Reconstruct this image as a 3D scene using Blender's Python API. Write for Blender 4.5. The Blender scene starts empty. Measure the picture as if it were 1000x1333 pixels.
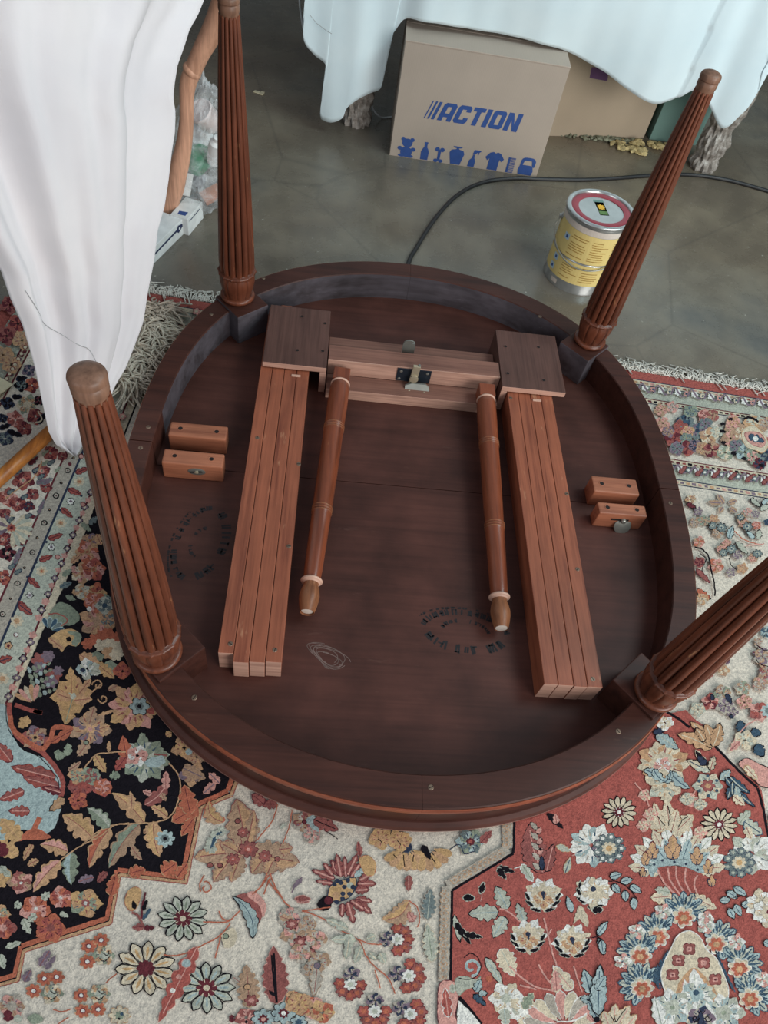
import bpy, bmesh, math, random
import numpy as np
from mathutils import Vector, Matrix

random.seed(7)
rng = np.random.default_rng(7)
scene = bpy.context.scene
COL = scene.collection
PI = math.pi

# ------------------------------------------------------------------ camera
CAM = np.array([-0.2136, -0.9805, 1.2573])
RC = np.array([[0.99114063, 0.08366292, 0.10315409],
               [0.00703527, -0.808646, 0.58825348],
               [0.13263015, -0.5823162, -0.8020705]])      # columns: right, down, forward
FPX = 970.24
cam_data = bpy.data.cameras.new('camera')
cam_data.sensor_fit = 'VERTICAL'
cam_data.sensor_height = 36.0
cam_data.lens = FPX * 36.0 / 1333.0
cam_data.clip_start = 0.02
cam = bpy.data.objects.new('camera', cam_data)
COL.objects.link(cam)
mw = Matrix.Identity(4)
for i in range(3):
    mw[i][0] = RC[i, 0]; mw[i][1] = -RC[i, 1]; mw[i][2] = -RC[i, 2]; mw[i][3] = CAM[i]
cam.matrix_world = mw
scene.camera = cam

# ------------------------------------------------------------------ world, lights, exposure
scene.view_settings.view_transform = 'Standard'
scene.view_settings.look = 'None'
scene.view_settings.gamma = 1.0
scene.view_settings.use_curve_mapping = False
scene.view_settings.exposure = 0.0
world = bpy.data.worlds.new('World')
scene.world = world
world.use_nodes = True
bg = world.node_tree.nodes['Background']
bg.inputs[0].default_value = (0.80, 0.88, 1.0, 1)
bg.inputs[1].default_value = 0.33

def area(name, loc, target, sx, sy, power, color):
    d = bpy.data.lights.new(name, 'AREA')
    d.shape = 'RECTANGLE'; d.size = sx; d.size_y = sy
    d.energy = power; d.color = color
    o = bpy.data.objects.new(name, d); COL.objects.link(o)
    o.location = loc
    o.rotation_euler = (Vector(target) - Vector(loc)).to_track_quat('-Z', 'Y').to_euler()
    return o
area('door_daylight', (2.6, -2.6, 1.55), (0.0, 0.2, 0.1), 2.6, 2.0, 142, (1.0, 0.975, 0.94))
area('left_window_daylight', (-2.4, -2.2, 1.9), (-0.5, 0.4, 0.4), 1.4, 1.4, 16, (0.90, 0.96, 1.0))
area('back_right_window_daylight', (1.9, 0.2, 2.6), (0.4, 1.4, 0.4), 1.4, 1.0, 42, (0.74, 0.96, 1.0))

# ------------------------------------------------------------------ helpers: pixels of the photograph to places
def ray(x, y):
    return RC @ np.array([(x - 500) / FPX, (y - 666.5) / FPX, 1.0])
def U(x, y, z=0.0):                       # point of the horizontal plane z
    r = ray(x, y); return CAM + r * ((z - CAM[2]) / r[2])
def V(x, y, p0, n):                       # point of the plane through p0 with normal n
    r = ray(x, y); p0 = np.array(p0, float); n = np.array(n, float)
    return CAM + r * (np.dot(n, p0 - CAM) / np.dot(n, r))

def lin(c):
    out = []
    for v in c[:3]:
        v = v / 255.0
        out.append(v / 12.92 if v <= 0.04045 else ((v + 0.055) / 1.055) ** 2.4)
    return (*out, 1.0)

# ------------------------------------------------------------------ materials
class NT:
    def __init__(self, name):
        self.m = bpy.data.materials.new(name); self.m.use_nodes = True
        self.t = self.m.node_tree; self.b = self.t.nodes['Principled BSDF']
    def n(self, typ, **kw):
        nd = self.t.nodes.new(typ)
        for k, v in kw.items():
            if k.startswith('i_'):
                key = k[2:].replace('_', ' ')
                nd.inputs[int(key) if key.isdigit() else key].default_value = v
            else: setattr(nd, k, v)
        return nd
    def l(self, a, b): self.t.links.new(a, b)
    def ramp(self, fac, stops):
        r = self.n('ShaderNodeValToRGB')
        e = r.color_ramp.elements
        while len(e) < len(stops): e.new(0.5)
        for q, (p, c) in zip(e, stops): q.position = p; q.color = c
        self.l(fac, r.inputs[0]); return r.outputs[0]
    def mix(self, fac, a, b, mode='MIX'):
        m = self.n('ShaderNodeMix', data_type='RGBA', blend_type=mode)
        for s, v in ((m.inputs[0], fac), (m.inputs[6], a), (m.inputs[7], b)):
            if isinstance(v, (int, float)): s.default_value = v
            elif isinstance(v, tuple): s.default_value = v
            else: self.l(v, s)
        return m.outputs[2]
    def bump(self, h, strength=0.3, dist=0.002):
        b = self.n('ShaderNodeBump'); b.inputs['Strength'].default_value = strength
        b.inputs['Distance'].default_value = dist
        self.l(h, b.inputs['Height']); self.l(b.outputs[0], self.b.inputs['Normal'])
    def coords(self, scale=(1, 1, 1)):
        c = self.n('ShaderNodeTexCoord'); mp = self.n('ShaderNodeMapping')
        mp.inputs['Scale'].default_value = scale
        self.l(c.outputs['Object'], mp.inputs['Vector']); return mp.outputs[0]
    def noise(self, vec, scale, detail=4, rough=0.55):
        nz = self.n('ShaderNodeTexNoise'); nz.inputs['Scale'].default_value = scale
        nz.inputs['Detail'].default_value = detail; nz.inputs['Roughness'].default_value = rough
        self.l(vec, nz.inputs['Vector']); return nz.outputs['Fac']

def plain(name, c, rough=0.5, metal=0.0, var=0.12, scale=30, bump=0.0, spec=0.5):
    k = NT(name); v = k.coords()
    f = k.noise(v, scale, 5)
    a = lin(c); d = tuple(x * (1 - var) for x in a[:3]) + (1,); e = tuple(min(1, x * (1 + var)) for x in a[:3]) + (1,)
    k.l(k.ramp(f, [(0.3, d), (0.7, e)]), k.b.inputs['Base Color'])
    k.b.inputs['Roughness'].default_value = rough; k.b.inputs['Metallic'].default_value = metal
    k.b.inputs['Specular IOR Level'].default_value = spec
    if bump: k.bump(f, bump)
    return k.m

def wood(name, c, c2, axis, rough=0.4, grain=1.0, spec=0.5, wear=0.0, wearcol=(190, 150, 110), blotch=0.25, ridge=False, fine_=0.7):
    k = NT(name)
    s = [60 * grain] * 3; s['xyz'.index(axis)] = 3.5 * grain
    v = k.coords(tuple(s)); f = k.noise(v, 1.0, 6, 0.6)
    s2 = [240 * grain] * 3; s2['xyz'.index(axis)] = 9 * grain
    f2 = k.noise(k.coords(tuple(s2)), 1.0, 3, 0.6)
    base = k.ramp(f, [(0.28, lin(c2)), (0.5, lin(c)), (0.75, tuple(min(1, x * 1.18) for x in lin(c)[:3]) + (1,))])
    fine = k.ramp(f2, [(0.35, (0.72, 0.7, 0.7, 1)), (0.6, (1, 1, 1, 1))])
    base = k.mix(fine_, base, fine, 'MULTIPLY')
    bl = k.ramp(k.noise(k.coords(), 7, 4), [(0.3, (1 - blotch,) * 3 + (1,)), (0.65, (1, 1, 1, 1))])
    base = k.mix(1.0, base, bl, 'MULTIPLY')
    if wear:
        sw = [70] * 3; sw['xyz'.index(axis)] = 14
        w = k.ramp(k.noise(k.coords(tuple(sw)), 1.0, 3, 0.7), [(0.66, (0, 0, 0, 1)), (0.74, (1, 1, 1, 1))])
        sep = k.n('ShaderNodeMath', operation='MULTIPLY'); k.l(w, sep.inputs[0]); sep.inputs[1].default_value = wear
        base = k.mix(sep.outputs[0], base, lin(wearcol))
    if ridge:                                     # polish rubbed thin on the ridges, darker tone in the grooves
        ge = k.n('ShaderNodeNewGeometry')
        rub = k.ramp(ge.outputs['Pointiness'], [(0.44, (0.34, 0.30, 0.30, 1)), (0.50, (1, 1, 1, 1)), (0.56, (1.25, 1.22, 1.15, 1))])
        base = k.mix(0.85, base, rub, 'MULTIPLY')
    k.l(base, k.b.inputs['Base Color'])
    k.b.inputs['Roughness'].default_value = rough
    k.b.inputs['Specular IOR Level'].default_value = spec
    k.bump(f2, 0.12, 0.0006)
    return k.m

M = {}
M['top'] = wood('dark_tabletop_wood', (90, 54, 46), (80, 48, 41), 'x', 0.5, 0.8, 0.25, 0.2, (118, 86, 76), 0.5, False, 0.34)
M['apron'] = wood('dark_apron_wood', (76, 44, 36), (58, 34, 29), 'x', 0.46, 0.7, 0.25, 0.18, (108, 78, 66), 0.35)
M['inner'] = wood('sheen_grey_inner_wood', (92, 86, 92), (66, 58, 60), 'x', 0.5, 0.4, 0.4, 0.3, (126, 122, 128), 0.5)
M['lip'] = wood('lit_pale_lip', (158, 118, 106), (126, 88, 78), 'x', 0.5, 1, 0.3)
M['bead'] = wood('lit_edge_bead_wood', (150, 82, 58), (110, 56, 40), 'x', 0.35, 1, 0.5)
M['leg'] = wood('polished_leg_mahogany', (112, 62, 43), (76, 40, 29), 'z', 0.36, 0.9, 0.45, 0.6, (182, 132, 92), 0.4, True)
M['foot'] = wood('worn_foot_wood', (140, 104, 84), (104, 74, 58), 'z', 0.45, 1, 0.4, 0.4)
M['rail'] = wood('slide_rail_oak', (160, 92, 66), (124, 64, 46), 'y', 0.45, 1, 0.4, 0.5, (196, 146, 112))
M['end'] = wood('lit_front_wood', (206, 162, 142), (178, 134, 116), 'x', 0.6, 1.2, 0.3)  # paler tone paints the daylight on faces turned to the front
M['cap'] = wood('housing_board_wood', (100, 70, 62), (82, 56, 50), 'y', 0.55, 0.9, 0.3)
M['beam'] = wood('cross_beam_wood', (140, 98, 84), (112, 76, 66), 'x', 0.55, 0.9, 0.3)
M['prop'] = wood('turned_prop_wood', (138, 72, 46), (98, 48, 32), 'y', 0.33, 0.9, 0.5, 0.6, (186, 130, 88))
M['bulb'] = wood('worn_bulb_wood', (152, 98, 66), (112, 66, 42), 'y', 0.42, 1, 0.4, 0.6, (186, 140, 100))
M['block'] = wood('guide_block_wood', (172, 108, 80), (140, 82, 60), 'x', 0.5, 1, 0.4)
M['pale'] = plain('pale_turned_ring', (200, 160, 140), 0.5)
M['white'] = plain('white_end_cap', (214, 202, 190), 0.6)
M['screw'] = plain('old_brass_screw', (128, 108, 92), 0.4, 0.6)
M['hole'] = plain('dark_hole', (26, 16, 14), 0.9)
M['steel'] = plain('blued_steel', (52, 62, 74), 0.42, 0.7)
M['iron'] = plain('grey_iron', (150, 150, 142), 0.42, 0.65)
M['brass'] = plain('dull_brass', (186, 174, 148), 0.42, 0.45)
M['ink'] = plain('black_stamp_ink', (22, 18, 22), 0.7, 0, 0.4, 200)
M['chalk'] = plain('chalk_smudge', (112, 92, 86), 0.9, 0, 0.3, 120)

# ------------------------------------------------------------------ mesh builders
def link(name, me, mat, parent=None, smooth=False):
    for m in (mat if isinstance(mat, (list, tuple)) else [mat]): me.materials.append(m)
    if smooth: me.polygons.foreach_set('use_smooth', [True] * len(me.polygons))
    o = bpy.data.objects.new(name, me); COL.objects.link(o)
    if parent: o.parent = parent
    return o
def mesh(name, verts, faces, mat, parent=None, smooth=False, idx=None):
    me = bpy.data.meshes.new(name)
    me.from_pydata([tuple(map(float, v)) for v in verts], [], faces)
    if idx is not None: me.polygons.foreach_set('material_index', idx)
    me.update()
    return link(name, me, mat, parent, smooth)
def from_bm(name, bm, mat, parent=None, smooth=False):
    bmesh.ops.recalc_face_normals(bm, faces=bm.faces)
    me = bpy.data.meshes.new(name); bm.to_mesh(me); bm.free()
    o = link(name, me, mat, parent)
    if smooth:
        me.polygons.foreach_set('use_smooth', [True] * len(me.polygons))
        try: me.set_sharp_from_angle(angle=math.radians(38))
        except Exception: pass
    return o
def bm_box(bm, x0, x1, y0, y1, z0, z1, bev=0.0015, rot=None, mi=0):
    r = bmesh.ops.create_cube(bm, size=1)
    vs = r['verts']
    for v in vs:
        v.co = Vector(((x0 + x1) / 2 + v.co.x * (x1 - x0), (y0 + y1) / 2 + v.co.y * (y1 - y0), (z0 + z1) / 2 + v.co.z * (z1 - z0)))
    if rot: bmesh.ops.transform(bm, matrix=rot, verts=vs)
    es = list({e for v in vs for e in v.link_edges})
    if bev: bmesh.ops.bevel(bm, geom=es, offset=bev, segments=2, affect='EDGES', profile=0.6)
def board(name, x0, x1, y0, y1, z0, z1, mat, parent=None, bev=0.0015, endmat=None, endaxis=None):
    bm = bmesh.new(); bm_box(bm, x0, x1, y0, y1, z0, z1, bev)
    o = from_bm(name, bm, [mat] + ([endmat] if endmat else []), parent)
    if endmat:
        for p in o.data.polygons:
            if abs(p.normal['xyz'.index(endaxis)]) > 0.8: p.material_index = 1
    return o
def bm_lathe(bm, prof, n=32, mat=Matrix.Identity(4), fn=None, cap=True):
    rows = []
    for r, z in prof:
        row = []
        for i in range(n):
            a = 2 * PI * i / n
            rr = fn(r, z, a) if fn else r
            row.append(bm.verts.new(mat @ Vector((rr * math.cos(a), rr * math.sin(a), z))))
        rows.append(row)
    for a, b in zip(rows, rows[1:]):
        for i in range(n): bm.faces.new((a[i], a[(i + 1) % n], b[(i + 1) % n], b[i]))
    if cap:
        bm.faces.new(rows[0][::-1]); bm.faces.new(rows[-1])
def lathe(name, prof, mat, parent=None, n=32, mtx=Matrix.Identity(4), fn=None, smooth=True):
    bm = bmesh.new(); bm_lathe(bm, prof, n, mtx, fn)
    return from_bm(name, bm, mat, parent, smooth)
def torus_prof(R, r, zc, k=8):
    return [(R + r * math.cos(t), zc + r * math.sin(t)) for t in [(-PI / 2 + PI * i / k) for i in range(k + 1)]]
def tube(name, pts, rad, mat, parent=None, n=8, closed=False):
    pts = [Vector(p) for p in pts]; bm = bmesh.new(); rows = []
    up = Vector((0, 0, 1))
    for i, p in enumerate(pts):
        t = (pts[min(i + 1, len(pts) - 1)] - pts[max(i - 1, 0)]).normalized()
        a = t.cross(up)
        if a.length < 1e-3: a = t.cross(Vector((0, 1, 0)))
        a.normalize(); b = t.cross(a).normalized()
        r = rad[i] if isinstance(rad, (list, tuple)) else rad
        rows.append([bm.verts.new(p + a * (r * math.cos(2 * PI * j / n)) + b * (r * math.sin(2 * PI * j / n))) for j in range(n)])
    for x, y in zip(rows, rows[1:]):
        for j in range(n): bm.faces.new((x[j], x[(j + 1) % n], y[(j + 1) % n], y[j]))
    bm.faces.new(rows[0]); bm.faces.new(rows[-1][::-1])
    return from_bm(name, bm, mat, parent, True)
def catmull(P, k=6, closed=False):
    P = [np.array(p, float) for p in P]; n = len(P); out = []
    for i in range(n if closed else n - 1):
        if closed: a, b, c, d = P[(i - 1) % n], P[i], P[(i + 1) % n], P[(i + 2) % n]
        else: a, b, c, d = P[max(i - 1, 0)], P[i], P[i + 1], P[min(i + 2, n - 1)]
        for j in range(k):
            t = j / k
            out.append(0.5 * ((2 * b) + (c - a) * t + (2 * a - 5 * b + 4 * c - d) * t * t + (3 * b - a - 3 * c + d) * t ** 3))
    if not closed: out.append(P[-1])
    return out
def thing(name, label, cat, loc=(0, 0, 0), group=None):
    o = bpy.data.objects.new(name, None); COL.objects.link(o)
    o.empty_display_size = 0.1; o.location = loc; tag(o, label, cat, group); return o
def tag(o, label=None, cat=None, group=None, kind=None):
    if label: o['label'] = label
    if cat: o['category'] = cat
    if group: o['group'] = group
    if kind: o['kind'] = kind
    return o
def screw(x, y, z, parent, r=0.0042, mat='screw', name='screw', a=None):
    a = random.uniform(0, PI) if a is None else a
    bm = bmesh.new()
    m = Matrix.Translation((x, y, z)) @ Matrix.Rotation(a, 4, 'Z')
    bm_lathe(bm, [(r, -0.001), (r, 0.0002), (r * 0.85, 0.0007)], 14, m)
    bm_box(bm, -r * .85, r * .85, -r * .13, r * .13, 0.0003, 0.0009, 0, m)
    for f in bm.faces:
        if len(f.verts) == 4 and f.calc_center_median().z > z + 0.00075 and f.calc_area() < r * r: f.material_index = 1
    return from_bm(name, bm, [M[mat], M['hole']], parent)
def recess(x, y, z, parent, r=0.005, mat='cap'):
    # countersunk hole: a rim ring proud by a hair round a dark plug
    bm = bmesh.new()
    m = Matrix.Translation((x, y, z))
    bm_lathe(bm, [(r * 1.15, -0.001), (r * 1.15, 0.0004), (r * .95, 0.0007), (r * .8, 0.00025)], 16, m)
    for f in bm.faces:
        if len(f.verts) > 4 and f.calc_center_median().z > z: f.material_index = 1
    return from_bm('screw_hole', bm, [M[mat], M['hole']], parent)

# ------------------------------------------------------------------ setting
FL = -0.012                                        # bare floor; the rug's pile stands about 1 cm above it
def floor_mat():
    k = NT('polished_concrete'); v = k.coords()
    f = k.noise(v, 2.2, 8, 0.62); g = k.noise(v, 9, 6, 0.7); s = k.noise(v, 240, 2)
    w = k.noise(v, 1.1, 3)
    base = k.ramp(f, [(0.25, lin((78, 78, 75))), (0.42, lin((106, 101, 92))), (0.55, lin((138, 130, 114))), (0.72, lin((92, 92, 88)))])
    rust = k.ramp(w, [(0.42, lin((124, 106, 84))), (0.62, lin((98, 102, 102)))])
    base = k.mix(0.45, base, rust)
    base = k.mix(0.55, base, k.ramp(g, [(0.3, (0.66, 0.68, 0.7, 1)), (0.62, (1, 1, 1, 1))]), 'MULTIPLY')
    base = k.mix(0.5, base, k.ramp(s, [(0.35, (0.78, 0.78, 0.78, 1)), (0.5, (1, 1, 1, 1))]), 'MULTIPLY')
    sp = k.ramp(k.noise(v, 85, 1), [(0.75, (0, 0, 0, 1)), (0.79, (1, 1, 1, 1))])
    base = k.mix(sp, base, lin((170, 166, 155)))
    cr = k.n('ShaderNodeTexVoronoi', feature='DISTANCE_TO_EDGE'); cr.inputs['Scale'].default_value = 1.3
    k.l(v, cr.inputs['Vector'])
    base = k.mix(k.ramp(cr.outputs['Distance'], [(0.0, (0.3, 0.3, 0.3, 1)), (0.006, (0, 0, 0, 1))]), base, lin((60, 58, 56)))
    k.l(base, k.b.inputs['Base Color'])
    k.l(k.ramp(g, [(0.3, (0.2,) * 3 + (1,)), (0.7, (0.36,) * 3 + (1,))]), k.b.inputs['Roughness'])
    k.bump(s, 0.05, 0.0005)
    return k.m
M['floor'] = floor_mat()
M['wall'] = plain('dim_plaster', (118, 122, 122), 0.9, 0, 0.08, 3)
def struct(o): o['kind'] = 'structure'; return o
struct(board('floor', -3.2, 3.4, -3.6, 4.4, FL - 0.1, FL, M['floor'], None, 0))
struct(board('wall_back', -3.2, 3.4, 4.4, 4.5, FL - 0.1, 3.0, M['wall'], None, 0))
struct(board('wall_left', -3.3, -3.2, -3.6, 4.5, FL - 0.1, 3.0, M['wall'], None, 0))
struct(board('wall_right', 3.4, 3.5, -3.6, 4.5, FL - 0.1, 3.0, M['wall'], None, 0))

# ------------------------------------------------------------------ the upturned table
S = 0.64
SH = (-0.0820982, 0.00605821, -0.02169637, 0.00247558)
def shp(a): return 1 + SH[0] * math.cos(2 * a) + SH[1] * math.sin(2 * a) + SH[2] * math.cos(4 * a) + SH[3] * math.sin(4 * a)
H_AP, T_TOP = 0.0904, 0.018
RI, RT = 0.5900, 0.6516
table = thing('dining_table', 'upside-down oval dark mahogany dining table lying on the patterned rug with four reeded legs up', 'table')

def half_top(name, a0, a1, sgn):
    N = 72; prof = [(RT - 0.012, 0.0), (RT - 0.004, 0.0015), (RT, 0.006), (RT, 0.010), (RT - 0.003, 0.015), (RT - 0.010, T_TOP)]
    V_, F_ = [], []
    for r, z in prof:
        for i in range(N + 1):
            a = a0 + (a1 - a0) * i / N
            x, y = r * shp(a) * math.cos(a), r * shp(a) * math.sin(a)
            if abs(y) < 0.0008 or i in (0, N): y = 0.0008 * sgn
            V_.append((x, y, z))
    n = N + 1
    for k in range(len(prof) - 1):
        for i in range(N): F_.append((k * n + i, k * n + i + 1, (k + 1) * n + i + 1, (k + 1) * n + i))
        F_.append((k * n + N, k * n, (k + 1) * n, (k + 1) * n + N))
    F_.append(tuple(range(N, -1, -1))); F_.append(tuple((len(prof) - 1) * n + i for i in range(n)))
    return mesh(name, V_, F_, M['top'], table)
tops = [half_top('tabletop_half', 0, PI, 1), half_top('tabletop_half', PI, 2 * PI, -1)]

# oval apron in four curved segments
def sector(bm, a0, a1, prof, N=40):
    rows = []
    for i in range(N + 1):
        a = a0 + (a1 - a0) * i / N; s = shp(a)
        rows.append([bm.verts.new((r * s * math.cos(a), r * s * math.sin(a), z)) for r, z in prof])
    k = len(prof)
    for p, q in zip(rows, rows[1:]):
        for j in range(k): bm.faces.new((p[j], p[(j + 1) % k], q[(j + 1) % k], q[j]))
    bm.faces.new(rows[0]); bm.faces.new(rows[-1][::-1])
for o_, a0, a1 in ((tops[0], 0, PI), (tops[1], PI, 2 * PI)):  # thin pale strip stands in for the highlight along the lower edge
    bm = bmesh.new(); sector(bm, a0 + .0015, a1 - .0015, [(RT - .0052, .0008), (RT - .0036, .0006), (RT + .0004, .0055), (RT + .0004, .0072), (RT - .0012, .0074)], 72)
    tag(from_bm('lit_lip', bm, M['lip'], o_, True), 'paler lip of the tabletop edge with its highlight painted in')
g = 0.0022
segs = []
for (a0, a1) in ((0, PI / 2), (PI / 2, PI), (PI, 1.5 * PI), (1.5 * PI, 2 * PI)):
    bm = bmesh.new()
    ga = g if a0 in (0, PI) else 0.0003
    gb = g if a1 in (PI, 2 * PI) else 0.0003
    sector(bm, a0 + ga, a1 - gb, [(RI, T_TOP), (RI, H_AP - .002), (RI + .002, H_AP), (0.6375, H_AP), (0.6395, H_AP - .002), (0.6395, T_TOP)])
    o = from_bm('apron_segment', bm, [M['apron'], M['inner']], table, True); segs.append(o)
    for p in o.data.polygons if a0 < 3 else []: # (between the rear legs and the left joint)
        if not 0.8 < math.atan2(p.center.y, p.center.x) < 3.0: continue   # daylight sheen painted into the inside of the rear half
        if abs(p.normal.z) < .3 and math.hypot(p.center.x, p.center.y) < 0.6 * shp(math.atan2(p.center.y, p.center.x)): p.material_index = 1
    bm = bmesh.new()
    sector(bm, a0 + ga, a1 - gb, [(0.6390, H_AP - .018), (0.6390, H_AP - .003), (0.6405, H_AP - .0022), (0.6425, H_AP - .006), (0.6428, H_AP - .015), (0.6412, H_AP - .018)])  # bead's lighter colour paints the lit chamfer of the rim
    tag(from_bm('lit_edge_bead', bm, M['bead'], o, True), 'reddish wood bead along the rim with its lit tone painted in')
def seg_of(x, y):
    a = math.atan2(y, x) % (2 * PI); return segs[int(a // (PI / 2)) % 4]
for px in ((253, 908), (561, 1025), (805, 952), (193, 556), (183, 583), (873, 655), (343, 362), (703, 412), (275, 409)):
    p = U(*px, H_AP); screw(p[0], p[1], H_AP, seg_of(p[0], p[1]), 0.0046)
# rough plank repair strips seen inside the back rim
LEGS = {'BL': (-0.417, 0.463), 'BR': (0.441, 0.444), 'FL': (-0.435, -0.452), 'FR': (0.414, -0.467)}
NR = 14
def reed(d):
    def fn(r, z, a):
        c = abs(math.cos(NR * a / 2))
        return r * (1 - d * (1 - c ** 0.55))
    return fn
leg_prof = []
for i in range(26):
    t = i / 25.0; z = 0.176 + t * (0.694 - 0.176)
    r = 0.0404 - 0.0222 * (t ** 1.12) + 0.0012 * math.sin(PI * t)
    if i == 0: r *= 0.95
    leg_prof.append((r, z))
first = None
leg_meshes = {}
def make_leg(x, y, ang):
    L = thing('leg', None, None, (x, y, 0)); L.parent = table
    L.rotation_euler = (0, 0, ang)
    def part(nm, prof, mat, n=32, fn=None):
        if nm in leg_meshes:
            o = bpy.data.objects.new(nm, leg_meshes[nm]); COL.objects.link(o); o.parent = L; return o
        o = lathe(nm, prof, M[mat], L, n, Matrix.Identity(4), fn); leg_meshes[nm] = o.data; return o
    part('shaft', leg_prof, 'leg', NR * 14, reed(0.19))
    part('base_ring', [(0.030, 0.095)] + torus_prof(0.0335, 0.0062, 0.1035) + [(0.031, 0.110)], 'leg', 40)
    part('turned_base', [(0.0310, 0.1085), (0.0325, 0.114), (0.0365, 0.128), (0.0397, 0.144), (0.0402, 0.154), (0.0385, 0.163), (0.0375, 0.166)], 'leg', 80,
         lambda r, z, a: r * (1 - 0.045 * (abs(math.cos(5 * a)) > 0.985)))
    part('beaded_collar', [(0.036, 0.164)] + torus_prof(0.0385, 0.0042, 0.1705) + [(0.036, 0.177)], 'leg', NR * 8,
         lambda r, z, a: r * (1 + 0.035 * max(0, math.cos(NR * a)) ** 6))
    part('foot_knob', [(0.0165, 0.690), (0.0172, 0.696), (0.0186, 0.7005), (0.0186, 0.708), (0.0170, 0.7105), (0.0190, 0.7125), (0.0194, 0.717), (0.0186, 0.7205), (0.0168, 0.7225), (0.011, 0.7252), (0.004, 0.7262)], 'foot', 32)
    return L
for k, (x, y) in LEGS.items():
    ra = math.atan2(y, x)
    make_leg(x, y, ra)
    bm = bmesh.new()
    m = Matrix.Translation((x, y, 0)) @ Matrix.Rotation(ra, 4, 'Z')
    bm_box(bm, -0.062, 0.0285, -0.043, 0.043, T_TOP, 0.0965, 0.002, m)
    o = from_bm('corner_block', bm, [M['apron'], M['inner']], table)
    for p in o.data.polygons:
        if abs(p.normal.z) < .3 and y > 0: p.material_index = 1  # rear blocks get the same painted daylight sheen

# telescopic slide rails: bars side by side
def rail(xs, ends_f, ends_b, z1s, screws, keyx):
    R_ = thing('slide_rail', None, None); R_.parent = table
    for i in range(len(xs) - 1):
        board('slide_bar', xs[i] + .0005, xs[i + 1] - .0005, ends_f[i], ends_b[i], T_TOP, z1s[i], M['rail'], R_, 0.0012, M['end'], 'y')
    for (x, y) in screws: screw(x, y, max(z1s), R_, 0.0044)
    board('stop_key', keyx - .010, keyx + .010, 0.236, 0.2425, 0.0765, 0.0782, M['pale'], R_, 0.0006)
zl = 0.0765
def sc(px, z=zl): p = U(*px, z); return (p[0], p[1])
rail([-0.342, -0.3155, -0.2885, -0.2615, -0.2335], [-0.436, -0.451, -0.449, -0.447], [0.462, 0.476, 0.470, 0.462], [zl, zl - .0004, zl - .0002, zl],
     [sc((335, 570)), sc((389, 604)), sc((376, 711)), sc((358, 846)), sc((300, 838))], -0.262)
rail([0.2225, 0.2485, 0.277, 0.302, 0.330], [-0.456, -0.456, -0.457, -0.456], [0.452, 0.468, 0.462, 0.455], [zl, zl - .0004, zl - .0003, zl],
     [sc((738, 643)), sc((752, 741)), sc((772, 884)), sc((665, 518))], 0.291)
# L-shaped housings that hold the rails at the back
def housing(x0, x1, inner_left, hole_px):
    Hh = thing('rail_housing', None, None); Hh.parent = table
    xi = (x0, x0 + .0145) if inner_left else (x1 - .0145, x1)
    board('housing_top', x0, x1, 0.256, 0.452, 0.0795, 0.0935, M['cap'], Hh, 0.0012, M['end'], 'y')
    board('housing_side', xi[0], xi[1], 0.256, 0.452, T_TOP, 0.0793, M['cap'], Hh, 0.001, M['end'], 'y')
    for px in hole_px:
        p = U(*px, 0.0935); recess(p[0], p[1], 0.0935, Hh, 0.0048)
housing(-0.338, -0.196, False, [(393, 412), (423, 421), (387, 456), (420, 457)])
housing(0.207, 0.357, True, [(658, 451), (701, 452), (661, 486), (708, 495)])

# cross beam between the housings with a step on both sides
cb = thing('cross_beam', None, None); cb.parent = table
board('beam_rail', -0.1935, 0.2055, 0.291, 0.338, T_TOP, 0.0905, M['beam'], cb, 0.0012)
for p in cb.children[0].data.polygons: pass
board('lit_beam_front_facing', -0.1935, 0.2055, 0.2885, 0.2908, 0.0475, 0.0900, M['end'], cb, 0.0005)  # thin pale facing carries the lit tone of the beam's front
board('front_step', -0.1935, 0.2055, 0.240, 0.2885, T_TOP, 0.047, M['beam'], cb, 0.0012, M['end'], 'y')
board('rear_step', -0.1935, 0.2055, 0.3385, 0.402, T_TOP, 0.058, M['beam'], cb, 0.0012)

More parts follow.
